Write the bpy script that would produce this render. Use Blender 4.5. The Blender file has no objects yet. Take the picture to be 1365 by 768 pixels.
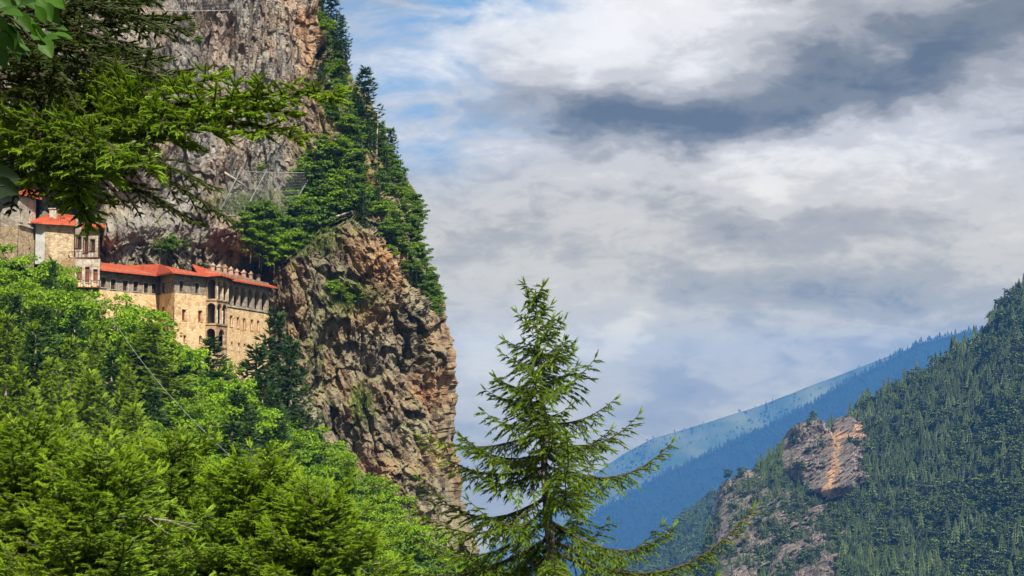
import bpy, math, random
import numpy as np
from mathutils import Vector

# ------------------------------------------------------------------ scene, camera, light
S = bpy.context.scene
COL = S.collection
FPX, HORIZ = 2100.0, 538.0                      # focal length in photo pixels, horizon row
PITCH = math.atan((HORIZ - 384.0) / FPX)
cd = bpy.data.cameras.new('camera'); cam = bpy.data.objects.new('camera', cd); COL.objects.link(cam)
cd.sensor_width = 36.0; cd.lens = 36.0 * FPX / 1365.0
cd.clip_start = 0.1; cd.clip_end = 60000.0
cam.location = (0, 0, 0); cam.rotation_euler = (math.pi / 2 + PITCH, 0, 0)
S.camera = cam

SUN = Vector((0.27, -0.62, 0.74)).normalized()
W = bpy.data.worlds.new('World'); S.world = W; W.use_nodes = True
sl = bpy.data.lights.new('sun', 'SUN'); sl.energy = 4.4; sl.angle = math.radians(1.5); sl.color = (1.0, 0.93, 0.82)
so = bpy.data.objects.new('sun', sl); COL.objects.link(so)
so.rotation_euler = SUN.to_track_quat('Z', 'Y').to_euler()
S.view_settings.view_transform = 'Standard'; S.view_settings.look = 'None'
S.view_settings.exposure = 1.2; S.view_settings.gamma = 1.0
S.render.engine = 'CYCLES'
cy = S.cycles
cy.max_bounces = 5; cy.diffuse_bounces = 3; cy.glossy_bounces = 1; cy.transmission_bounces = 3
cy.volume_bounces = 0; cy.transparent_max_bounces = 4
cy.use_adaptive_sampling = True; cy.adaptive_threshold = 0.02
cy.use_denoising = True

def fwd(px, py):
    a = (px - 682.5) / FPX; b = (384.0 - py) / FPX
    c, s = math.cos(PITCH), math.sin(PITCH)
    return a, c - b * s, s + b * c
def P(px, py, d):                                # picture ray at depth d (metres along +Y) -> world point
    x, y, z = fwd(px, py)
    k = d / y
    return x * k, y * k, z * k
def P_np(px, py, d):
    x, y, z = fwd(px, py)
    k = d / y
    return np.stack([x * k, d + 0 * x, z * k], -1)

# ------------------------------------------------------------------ node helpers
class NT:
    def __init__(s, tree): s.t = tree; s.n = tree.nodes; s.l = tree.links
    def new(s, typ, **kw):
        n = s.n.new(typ)
        for k, v in kw.items():
            setattr(n, k, v)
        return n
    def put(s, sock, v):
        if hasattr(v, 'is_output'): s.l.new(v, sock)
        elif v is not None: sock.default_value = v
    def math(s, op, a, b=None, c=None, clamp=False):
        n = s.new('ShaderNodeMath', operation=op); n.use_clamp = clamp
        s.put(n.inputs[0], a)
        if b is not None: s.put(n.inputs[1], b)
        if c is not None: s.put(n.inputs[2], c)
        return n.outputs[0]
    def vmath(s, op, a, b=None):
        n = s.new('ShaderNodeVectorMath', operation=op)
        s.put(n.inputs[0], a)
        if b is not None:
            if op == 'SCALE': s.put(n.inputs[3], b)
            else: s.put(n.inputs[1], b)
        return n.outputs[0]
    def mix(s, f, a, b, blend='MIX'):
        n = s.new('ShaderNodeMix', data_type='RGBA', blend_type=blend)
        s.put(n.inputs[0], f)
        for i, v in ((6, a), (7, b)):
            if isinstance(v, tuple): v = (v + (1,))[:4]
            s.put(n.inputs[i], v)
        return n.outputs[2]
    def noise(s, vec, scale, detail=4, rough=0.55, dist=0.0, out=0):
        n = s.new('ShaderNodeTexNoise')
        if vec is not None: s.put(n.inputs['Vector'], vec)
        n.inputs['Scale'].default_value = scale; n.inputs['Detail'].default_value = detail
        n.inputs['Roughness'].default_value = rough; n.inputs['Distortion'].default_value = dist
        return n.outputs[out]
    def ramp(s, f, stops, interp='LINEAR'):
        n = s.new('ShaderNodeValToRGB'); cr = n.color_ramp; cr.interpolation = interp
        while len(cr.elements) < len(stops): cr.elements.new(0.5)
        for e, (p, c) in zip(cr.elements, stops):
            e.position = p; e.color = (c if isinstance(c, tuple) else (c, c, c)) + ((1,) if not isinstance(c, tuple) or len(c) == 3 else ())
        s.put(n.inputs[0], f)
        return n.outputs[0]
    def remap(s, v, a, b, c=0.0, d=1.0):
        n = s.new('ShaderNodeMapRange'); n.clamp = True
        s.put(n.inputs[0], v)
        for i, q in enumerate((a, b, c, d)): n.inputs[i + 1].default_value = q
        return n.outputs[0]
    def attr(s, name):
        n = s.new('ShaderNodeAttribute', attribute_name=name); return n.outputs['Fac']
    def pos(s): return s.new('ShaderNodeNewGeometry').outputs['Position']
    def scale(s, vec, xyz):
        return s.vmath('MULTIPLY', vec, xyz)

MATS = {}
def material(name, build):
    if name in MATS: return MATS[name]
    m = bpy.data.materials.new(name); m.use_nodes = True
    t = NT(m.node_tree); t.n.clear()
    out = t.new('ShaderNodeOutputMaterial')
    t.l.new(build(t), out.inputs['Surface'])
    MATS[name] = m
    return m
def principled(t, col, rough=0.8, bump=None, strength=0.4, dist=0.1, spec=0.2, metal=0.0):
    b = t.new('ShaderNodeBsdfPrincipled')
    if isinstance(col, tuple): col = (col + (1,))[:4]
    t.put(b.inputs['Base Color'], col); t.put(b.inputs['Roughness'], rough)
    b.inputs['Specular IOR Level'].default_value = spec; b.inputs['Metallic'].default_value = metal
    if bump is not None:
        n = t.new('ShaderNodeBump'); n.inputs['Strength'].default_value = strength; n.inputs['Distance'].default_value = dist
        t.put(n.inputs['Height'], bump); t.l.new(n.outputs[0], b.inputs['Normal'])
    return b.outputs[0]

# ------------------------------------------------------------------ sky
def build_sky():
    t = NT(W.node_tree); t.n.clear()
    out = t.new('ShaderNodeOutputWorld'); bg = t.new('ShaderNodeBackground'); bg.inputs['Strength'].default_value = 0.1
    t.l.new(bg.outputs[0], out.inputs[0])
    sky = t.new('ShaderNodeTexSky', sky_type='NISHITA'); sky.sun_disc = False
    sky.sun_elevation = math.asin(SUN.z); sky.sun_rotation = math.atan2(SUN.x, SUN.y)
    sky.air_density = 1.0; sky.dust_density = 1.5; sky.ozone_density = 1.2
    d = t.vmath('NORMALIZE', t.new('ShaderNodeTexCoord').outputs['Generated'])
    sep = t.new('ShaderNodeSeparateXYZ'); t.l.new(d, sep.inputs[0])
    yy = t.math('MAXIMUM', sep.outputs[1], 0.12)
    front = t.remap(sep.outputs[1], 0.2, 0.5)
    U = t.math('MULTIPLY', t.math('DIVIDE', sep.outputs[0], yy), 2.1)       # bearing and height, in thousands of photo pixels
    V = t.math('MULTIPLY', t.math('DIVIDE', sep.outputs[2], yy), 2.1)
    dst = t.scale(d, (2.1, 2.1, 4.2))
    wp = t.new('ShaderNodeSeparateXYZ')
    t.l.new(t.noise(dst, 2.6, 6, 0.62, 0.0, 1), wp.inputs[0])
    wU = t.math('MULTIPLY', t.math('SUBTRACT', wp.outputs[0], 0.5), 0.42)
    wV = t.math('MULTIPLY', t.math('SUBTRACT', wp.outputs[1], 0.5), 0.22)
    Uw = t.math('ADD', U, wU); Vw = t.math('ADD', V, wV)
    def blob(px, py, rx, ry, amp, tilt=0.0):
        u = t.math('SUBTRACT', Uw, (px - 682.5) / 1000); v = t.math('SUBTRACT', Vw, (HORIZ - py) / 1000)
        v = t.math('SUBTRACT', v, t.math('MULTIPLY', u, tilt))
        a = t.math('POWER', t.math('ABSOLUTE', t.math('DIVIDE', u, rx / 1000)), 2.0)
        b = t.math('POWER', t.math('ABSOLUTE', t.math('DIVIDE', v, ry / 1000)), 2.0)
        e = t.math('EXPONENT', t.math('MULTIPLY', t.math('ADD', a, b), -1.0))
        return t.math('MULTIPLY', e, amp)
    def total(lst):
        r = None
        for b in lst:
            r = b if r is None else t.math('ADD', r, b)
        return t.math('MULTIPLY', r, front)
    n1 = t.noise(dst, 2.2, 7, 0.56, 0.3)
    n2 = t.noise(t.scale(d, (2.1, 2.1, 5.5)), 7.0, 5, 0.6, 0.5)
    n3 = t.noise(t.scale(d, (2.1, 2.1, 4.6)), 19.0, 6, 0.62, 0.8)
    light = total([blob(*b) for b in SKY_TONES])
    B = t.math('ADD', t.math('MULTIPLY', t.math('SUBTRACT', n1, 0.5), 1.15), t.math('ADD', t.math('MULTIPLY', t.math('SUBTRACT', n2, 0.5), 0.60), t.math('MULTIPLY', t.math('SUBTRACT', n3, 0.5), 0.36)))
    B = t.math('ADD', t.math('ADD', B, 0.52), light)
    cloud = t.ramp(B, [(0.0, (0.125, 0.15, 0.185)), (0.22, (0.205, 0.22, 0.24)), (0.45, (0.40, 0.40, 0.40)),
                       (0.66, (0.61, 0.60, 0.595)), (0.9, (0.84, 0.825, 0.81)), (1.0, (0.90, 0.885, 0.87))], 'EASE')
    cloud = t.mix(t.remap(V, 0.0, 0.36, 1.0, 0.0), cloud, t.mix(1.0, cloud, (1.46, 1.22, 0.64), 'MULTIPLY'))
    cloud = t.vmath('SCALE', cloud, 10.0 * CLOUD_GAIN)
    clear = total([blob(*b) for b in SKY_CLEAR])
    cover = t.math('SUBTRACT', 1.0, t.math('MULTIPLY', clear, t.remap(n2, 0.40, 0.66, 1.0, 0.15)), clamp=True)
    blue = t.vmath('SCALE', t.mix(0.6, sky.outputs[0], (2.3, 5.0, 8.6)), 0.45)
    t.l.new(t.mix(cover, blue, cloud), bg.inputs['Color'])
# px, py, half-width, half-height, brightness, tilt
SKY_TONES = [(820, 30, 190, 50, 0.27, 0.10), (560, 60, 120, 50, 0.30, 0.2),
             (850, 150, 130, 42, -0.62, 0.12), (1010, 150, 70, 25, -0.30, 0.1), (690, 115, 90, 25, -0.22, 0.05),
             (1120, 90, 190, 50, -0.34, 0.05), (1300, 42, 200, 85, -0.52, 0.0), (1190, 62, 40, 26, 0.34, 0.0),
             (1180, 180, 170, 34, 0.30, 0.12), (900, 235, 240, 36, 0.26, 0.06), (640, 190, 60, 30, 0.2, 0.0),
             (1290, 220, 110, 30, 0.22, 0.0), (720, 300, 130, 28, 0.10, 0.0),
             (1060, 290, 170, 26, -0.10, 0.05), (860, 385, 220, 32, -0.13, 0.0), (1150, 400, 200, 40, -0.12, 0.0),
             (1280, 330, 160, 30, 0.08, 0.0), (640, 470, 110, 60, 0.22, 0.0), (900, 470, 500, 90, 0.10, 0.0), (830, 460, 45, 26, 0.26, 0.3),
             (620, 330, 70, 24, -0.12, 0.0)]
SKY_CLEAR = [(470, -10, 120, 60, 1.6, 0.0), (630, 12, 90, 22, 0.9, 0.0), (560, 125, 120, 50, 1.3, -0.2), (570, 200, 70, 50, 0.7, 0.0)]
CLOUD_GAIN = 0.485
build_sky()

# ------------------------------------------------------------------ numpy noise
def _h(ix, iy, iz, seed):
    h = (ix.astype(np.uint32) * np.uint32(374761393) + iy.astype(np.uint32) * np.uint32(668265263)
         + iz.astype(np.uint32) * np.uint32(2246822519) + np.uint32((seed * 3266489917) & 0xffffffff))
    h = (h ^ (h >> np.uint32(15))) * np.uint32(2246822519)
    h = (h ^ (h >> np.uint32(13))) * np.uint32(3266489917)
    return h ^ (h >> np.uint32(16))
_G = np.array([(1,1,0),(-1,1,0),(1,-1,0),(-1,-1,0),(1,0,1),(-1,0,1),(1,0,-1),(-1,0,-1),
               (0,1,1),(0,-1,1),(0,1,-1),(0,-1,-1),(1,1,0),(-1,1,0),(0,-1,1),(0,-1,-1)], np.float32)
def perlin(p, seed=0):
    p = np.asarray(p, np.float32); f = np.floor(p); i = f.astype(np.int64); r = p - f
    w = r * r * r * (r * (r * 6 - 15) + 10)
    out = 0
    for dx in (0, 1):
        wx = w[..., 0] if dx else 1 - w[..., 0]
        for dy in (0, 1):
            wy = w[..., 1] if dy else 1 - w[..., 1]
            for dz in (0, 1):
                wz = w[..., 2] if dz else 1 - w[..., 2]
                g = _G[_h(i[..., 0] + dx, i[..., 1] + dy, i[..., 2] + dz, seed) & np.uint32(15)]
                out = out + wx * wy * wz * (g[..., 0] * (r[..., 0] - dx) + g[..., 1] * (r[..., 1] - dy) + g[..., 2] * (r[..., 2] - dz))
    return out
def fbm(p, oct=4, seed=0, gain=0.5, ridged=False):
    a, s, tot = 1.0, 0.0, 0.0
    p = np.asarray(p, np.float32)
    for o in range(oct):
        n = perlin(p, seed + o * 17)
        s = s + a * ((1 - 2 * np.abs(n) * 1.4) if ridged else n)
        tot += a; a *= gain; p = p * 2.03 + 11.3
    return s / tot
def worley(p, seed=0):
    p = np.asarray(p, np.float32); f = np.floor(p); i = f.astype(np.int64)
    f1 = np.full(p.shape[:-1], 9.0, np.float32); f2 = f1.copy(); cid = np.zeros(p.shape[:-1], np.float32); tl = np.zeros(p.shape[:-1], np.float32)
    for dx in (-1, 0, 1):
        for dy in (-1, 0, 1):
            for dz in (-1, 0, 1):
                h = _h(i[..., 0] + dx, i[..., 1] + dy, i[..., 2] + dz, seed)
                q = np.stack([(h & np.uint32(1023)) / 1023.0, ((h >> np.uint32(10)) & np.uint32(1023)) / 1023.0, ((h >> np.uint32(20)) & np.uint32(1023)) / 1023.0], -1)
                e = ((f + (dx, dy, dz)) + q - p).astype(np.float32); d = np.sqrt((e ** 2).sum(-1))
                tilt = e[..., 0] * (((h >> np.uint32(5)) & np.uint32(255)) / 127.5 - 1) + e[..., 2] * (((h >> np.uint32(13)) & np.uint32(255)) / 127.5 - 1)
                c = (h % np.uint32(997)) / 997.0
                n1 = d < f1
                f2 = np.where(n1, f1, np.minimum(f2, d)); cid = np.where(n1, c, cid); tl = np.where(n1, tilt, tl); f1 = np.where(n1, d, f1)
    return f1, f2, cid, tl
def sstep(a, b, x):
    t = np.clip((x - a) / (b - a), 0, 1); return t * t * (3 - 2 * t)

# ------------------------------------------------------------------ mesh + tagging helpers
def mesh_np(name, verts, faces, mats, attrs=None, smooth=False, midx=None):
    """faces: (n,k) array, or a list of such arrays."""
    me = bpy.data.meshes.new(name)
    verts = np.ascontiguousarray(verts, np.float32).reshape(-1, 3)
    fl = faces if isinstance(faces, list) else [faces]
    fl = [np.asarray(f, np.int32) for f in fl if len(f)]
    loops = np.concatenate([f.reshape(-1) for f in fl])
    tot = np.concatenate([np.full(len(f), f.shape[1], np.int32) for f in fl])
    start = np.concatenate([[0], np.cumsum(tot)[:-1]]).astype(np.int32)
    me.vertices.add(len(verts)); me.vertices.foreach_set('co', verts.reshape(-1))
    me.loops.add(len(loops)); me.loops.foreach_set('vertex_index', loops)
    me.polygons.add(len(tot)); me.polygons.foreach_set('loop_start', start)
    me.polygons.foreach_set('loop_total', tot)
    if midx is not None: me.polygons.foreach_set('material_index', np.asarray(midx, np.int32))
    me.polygons.foreach_set('use_smooth', np.full(len(tot), smooth))
    for m in (mats if isinstance(mats, (list, tuple)) else [mats]): me.materials.append(m)
    for k, v in (attrs or {}).items():
        a = me.attributes.new(k, 'FLOAT', 'POINT'); a.data.foreach_set('value', np.ascontiguousarray(v, np.float32).reshape(-1))
    me.update(calc_edges=True); me.validate()
    return me
def link(name, me, parent=None, loc=None):
    o = bpy.data.objects.new(name, me); COL.objects.link(o)
    if parent is not None: o.parent = parent
    if loc is not None: o.location = loc
    return o
def tag(o, label=None, cat=None, group=None, kind=None):
    if label: o['label'] = label
    if cat: o['category'] = cat
    if group: o['group'] = group
    if kind: o['kind'] = kind
    return o
def empty(name, loc=(0, 0, 0), rz=0.0):
    o = bpy.data.objects.new(name, None); COL.objects.link(o); o.location = loc; o.rotation_euler = (0, 0, rz)
    o.empty_display_size = 0.5
    return o
def kids(o): return [c for c in bpy.data.objects if c.parent == o]
class Shape:
    """collects polygons of one mesh"""
    def __init__(s): s.v = []; s.f = []; s.m = []
    def poly(s, pts, m=0):
        b = len(s.v); s.v += [tuple(p) for p in pts]; s.f.append(tuple(range(b, b + len(pts)))); s.m.append(m)
    def box(s, o, ux, uy, uz, m=0):
        """o corner; ux, uy, uz edge vectors"""
        o, ux, uy, uz = map(Vector, (o, ux, uy, uz))
        c = [o, o + ux, o + ux + uy, o + uy]; d = [q + uz for q in c]
        b = len(s.v); s.v += [tuple(q) for q in c + d]
        for f in ((0, 3, 2, 1), (4, 5, 6, 7), (0, 1, 5, 4), (1, 2, 6, 5), (2, 3, 7, 6), (3, 0, 4, 7)):
            s.f.append(tuple(b + i for i in f)); s.m.append(m)
    def tube(s, pts, rad, n=6, m=0, cap=True):
        pts = [Vector(p) for p in pts]
        if not isinstance(rad, (list, tuple)): rad = [rad] * len(pts)
        b = len(s.v)
        for i, p in enumerate(pts):
            d = (pts[min(i + 1, len(pts) - 1)] - pts[max(i - 1, 0)]).normalized()
            a = d.cross(Vector((0, 0, 1)) if abs(d.z) < 0.9 else Vector((1, 0, 0))).normalized(); c = d.cross(a)
            for k in range(n):
                q = 2 * math.pi * k / n
                s.v.append(tuple(p + (a * math.cos(q) + c * math.sin(q)) * rad[i]))
        for i in range(len(pts) - 1):
            for k in range(n):
                k2 = (k + 1) % n
                s.f.append((b + i * n + k, b + i * n + k2, b + (i + 1) * n + k2, b + (i + 1) * n + k)); s.m.append(m)
        if cap:
            s.f.append(tuple(b + k for k in range(n))[::-1]); s.m.append(m)
            s.f.append(tuple(b + (len(pts) - 1) * n + k for k in range(n))); s.m.append(m)
    def mesh(s, name, mats, smooth=False):
        me = bpy.data.meshes.new(name); me.from_pydata(s.v, [], s.f)
        for m in (mats if isinstance(mats, (list, tuple)) else [mats]): me.materials.append(m)
        me.polygons.foreach_set('material_index', np.array(s.m, np.int32))
        me.polygons.foreach_set('use_smooth', np.full(len(s.f), smooth)); me.update()
        return me
    def build(s, name, mats, parent=None, smooth=False, loc=None):
        return link(name, s.mesh(name, mats, smooth), parent, loc)
def grid_faces(nr, nc):
    i = np.arange(nr * nc).reshape(nr, nc)
    return np.stack([i[:-1, :-1], i[1:, :-1], i[1:, 1:], i[:-1, 1:]], -1).reshape(-1, 4)

# ------------------------------------------------------------------ materials
def foliage(name, old, fresh, trans=0.35, var=0.35, rough=0.55, nsc=0.22):
    def b(t):
        f = t.attr('fresh')
        oi = t.new('ShaderNodeObjectInfo').outputs['Random']
        n = t.noise(t.pos(), nsc, 3, 0.6)
        c = t.mix(f, old, fresh)
        k = t.math('ADD', 1.0 - var, t.math('MULTIPLY', t.math('ADD', t.math('MULTIPLY', oi, 0.55), t.math('MULTIPLY', n, 1.1)), var))
        c = t.vmath('SCALE', c, k)
        warm = t.mix(t.remap(t.noise(t.pos(), nsc * 2.2, 2), 0.4, 0.75, 0.0, 0.35), c, t.vmath('MULTIPLY', c, (1.35, 1.05, 0.6)))
        d = t.new('ShaderNodeBsdfPrincipled'); t.l.new(warm, d.inputs['Base Color'])
        d.inputs['Roughness'].default_value = rough; d.inputs['Specular IOR Level'].default_value = 0.25
        tr = t.new('ShaderNodeBsdfTranslucent'); t.l.new(t.vmath('MULTIPLY', warm, (1.25, 1.25, 0.7)), tr.inputs[0])
        m = t.new('ShaderNodeMixShader'); m.inputs[0].default_value = trans
        t.l.new(d.outputs[0], m.inputs[1]); t.l.new(tr.outputs[0], m.inputs[2])
        return m.outputs[0]
    return material(name, b)
M_SPRUCE = foliage('spruce needles', (0.026, 0.056, 0.008), (0.235, 0.385, 0.014), 0.28)
M_SPRUCE_DARK = foliage('dark spruce needles', (0.011, 0.030, 0.010), (0.050, 0.115, 0.018), 0.2)
M_SPRUCE_SHADE = foliage('shaded spruce needles', (0.020, 0.034, 0.008), (0.085, 0.125, 0.014), 0.2)  # darker copy of the spruce needles, shade put into the colour
M_SPRUCE_MID = foliage('slope spruce needles', (0.028, 0.066, 0.008), (0.24, 0.36, 0.014), 0.22)
M_LEAF = foliage('bright leaves', (0.055, 0.135, 0.008), (0.27, 0.45, 0.012), 0.38, 0.5)
M_LEAF_SHADE = foliage('shaded broad leaves', (0.003, 0.010, 0.003), (0.008, 0.024, 0.005), 0.15, 0.35, 0.75)  # near-black leaf copy, shade painted into the colour
M_LEAF_DEEP = foliage('deep green leaves', (0.030, 0.080, 0.010), (0.14, 0.25, 0.018), 0.3)
M_LEAF_BIG = foliage('broad leaves', (0.010, 0.030, 0.004), (0.05, 0.14, 0.006), 0.35)
M_GRASS = foliage('grass blades', (0.06, 0.11, 0.02), (0.17, 0.24, 0.04), 0.3)
M_FAR = foliage('hillside foliage', (0.010, 0.025, 0.008), (0.10, 0.15, 0.026), 0.12, 0.55, 0.55, 0.03)
M_RIDGE = foliage('far forest foliage', (0.006, 0.020, 0.016), (0.012, 0.034, 0.024), 0.1)  # some of the blue haze is put into this teal base colour
def m_bark(t):
    p = t.scale(t.pos(), (1, 1, 0.25))
    n = t.noise(p, 9, 5, 0.65)
    return principled(t, t.ramp(n, [(0.3, (0.05, 0.04, 0.03)), (0.52, (0.20, 0.165, 0.135)), (0.72, (0.38, 0.34, 0.29))]), 0.9, n, 0.6, 0.03)
M_BARK = material('bark', m_bark)
M_TWIG = material('dark twigs', lambda t: principled(t, t.ramp(t.noise(t.pos(), 6, 3), [(0.3, (0.02, 0.016, 0.012)), (0.7, (0.075, 0.055, 0.04))]), 0.9))
M_DEAD = material('bleached wood', lambda t: principled(t, t.ramp(t.noise(t.pos(), 5, 4), [(0.35, (0.16, 0.13, 0.10)), (0.65, (0.42, 0.38, 0.32))]), 0.85))
M_WIRE = material('galvanised wire', lambda t: principled(t, t.ramp(t.noise(t.pos(), 2, 2), [(0.3, (0.16, 0.165, 0.17)), (0.7, (0.3, 0.31, 0.32))]), 0.6, metal=0.2))

def m_cliff(t):
    p = t.pos()
    grey, orange, moss, dark = (t.attr(k) for k in ('grey', 'orange', 'moss', 'dark'))
    rot = t.new('ShaderNodeMapping'); t.put(rot.inputs[0], p); rot.inputs['Rotation'].default_value = (0, math.radians(-28), 0); rot.inputs['Scale'].default_value = (1.0, 1.0, 0.45)
    n0 = t.noise(p, 0.10, 4, 0.6, 0.4); n1 = t.noise(rot.outputs[0], 0.55, 6, 0.66, 0.4); n2 = t.noise(p, 2.3, 5, 0.7)
    vs = t.math('ADD', t.math('MULTIPLY', t.noise(t.scale(p, (1, 1, 0.08)), 0.38, 4, 0.55, 0.2), 0.6), t.math('MULTIPLY', t.noise(p, 0.28, 6, 0.62), 0.4))
    brown = t.ramp(n1, [(0.28, (0.05, 0.042, 0.034)), (0.42, (0.135, 0.108, 0.082)), (0.52, (0.225, 0.185, 0.14)), (0.62, (0.32, 0.28, 0.22)), (0.76, (0.48, 0.445, 0.38))])
    brown = t.mix(t.remap(n0, 0.48, 0.64, 0, 0.55), brown, t.mix(1.0, brown, (1.25, 0.80, 0.58), 'MULTIPLY'))
    gr = t.ramp(vs, [(0.25, (0.085, 0.076, 0.074)), (0.42, (0.20, 0.182, 0.168)), (0.56, (0.30, 0.282, 0.265)), (0.72, (0.42, 0.405, 0.39))])
    gr = t.mix(t.remap(n0, 0.45, 0.62, 0, 0.6), gr, t.mix(1.0, gr, (1.20, 0.86, 0.66), 'MULTIPLY'))
    c = t.mix(grey, brown, gr)
    oc = t.ramp(n1, [(0.3, (0.22, 0.10, 0.045)), (0.5, (0.42, 0.215, 0.10)), (0.7, (0.55, 0.33, 0.19))])
    c = t.mix(t.math('MULTIPLY', orange, t.remap(t.math('ADD', n0, t.math('MULTIPLY', n2, 0.3)), 0.52, 0.68, 0.15, 1.0)), c, oc)
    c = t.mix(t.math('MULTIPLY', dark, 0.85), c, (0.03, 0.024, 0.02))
    c = t.vmath('SCALE', c, t.remap(n2, 0.3, 0.72, 0.62, 1.3))
    ms = t.mix(n2, (0.055, 0.075, 0.016), (0.16, 0.19, 0.04))
    nz = t.new('ShaderNodeSeparateXYZ'); t.l.new(t.new('ShaderNodeNewGeometry').outputs['Normal'], nz.inputs[0])
    up = t.remap(nz.outputs[2], 0.05, 0.55)
    mf = t.math('MULTIPLY', t.math('ADD', moss, t.math('MULTIPLY', up, 0.55)), t.remap(t.math('ADD', n1, t.math('MULTIPLY', n2, 0.4)), 0.55, 0.85), clamp=True)
    c = t.mix(mf, c, ms)
    h = t.math('ADD', t.math('MULTIPLY', n1, 1.2), t.math('MULTIPLY', n2, 0.45))
    return principled(t, c, 0.92, h, 0.75, 0.55, 0.15)
M_CLIFF = material('weathered cliff rock', m_cliff)
def m_crag(t):
    p = t.pos()
    n1 = t.noise(t.scale(p, (1, 1, 0.3)), 0.22, 6, 0.7, 0.4); n2 = t.noise(p, 0.7, 4, 0.7)
    c = t.ramp(n1, [(0.3, (0.055, 0.045, 0.042)), (0.46, (0.145, 0.115, 0.10)), (0.58, (0.23, 0.19, 0.155)), (0.75, (0.38, 0.335, 0.275))])
    c = t.mix(t.attr('orange'), c, t.mix(n2, (0.40, 0.22, 0.11), (0.62, 0.42, 0.24)))
    c = t.mix(t.math('MULTIPLY', t.attr('moss'), t.remap(n2, 0.4, 0.6)), c, (0.05, 0.085, 0.025))
    return principled(t, c, 0.95, n1, 0.8, 3.0, 0.1)
M_CRAG = material('pinkish crag rock', m_crag)
def m_soil(t):
    n = t.noise(t.pos(), 0.08, 6, 0.7); n2 = t.noise(t.pos(), 1.5, 4, 0.7)
    return principled(t, t.mix(n2, t.ramp(n, [(0.35, (0.015, 0.032, 0.010)), (0.65, (0.045, 0.07, 0.02))]), (0.035, 0.035, 0.018)), 0.95, n2, 0.5, 0.2, 0.1)
M_SOIL = material('mossy soil', m_soil)
def m_meadow(t):
    n = t.noise(t.pos(), 0.004, 5, 0.65)
    return principled(t, t.ramp(n, [(0.38, (0.04, 0.065, 0.028)), (0.52, (0.085, 0.10, 0.04)), (0.68, (0.14, 0.15, 0.06))]), 0.95, None, spec=0.05)
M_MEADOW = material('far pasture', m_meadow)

# ------------------------------------------------------------------ ground
def zg(x, y):
    x = np.asarray(x, float); y = np.asarray(y, float)
    near = -1.7 - 0.155 * y - 0.10 * x - 0.0012 * np.maximum(x, 0) ** 2
    far = 2 - 0.65 * (x + 62)
    w = sstep(50, 130, y)
    z = near * (1 - w) + far * w
    z = np.where(x < -80, np.minimum(z, 26 + 0.2 * (-80 - x)), z)
    k = 12.0
    return -430 + k * np.logaddexp(0, (z + 430) / k)
def build_ground():
    xs = np.concatenate([np.linspace(-3000, -400, 10), np.linspace(-300, 300, 161), np.linspace(400, 3000, 12)])
    ys = np.concatenate([np.linspace(-300, -20, 8), np.linspace(-10, 400, 150), np.linspace(450, 9500, 30)])
    X, Y = np.meshgrid(xs, ys)
    Z = zg(X, Y)
    Z = np.where(Y < -5, np.maximum(Z, -6), Z)
    fall = sstep(330, 1200, Y)
    Z = Z * (1 - fall) + np.minimum(Z, -430) * fall
    Z = Z - np.maximum(Y - 2500, 0) * 0.095
    p = np.stack([X, Y, 0 * X], -1)
    Z = Z + fbm(p / 9.0, 3, 5) * 1.2 * sstep(6, 40, Y)
    tag(link('ground', mesh_np('ground', np.stack([X, Y, Z], -1), grid_faces(len(ys), len(xs)), M_SOIL, smooth=True)), kind='structure')
build_ground()

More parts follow.
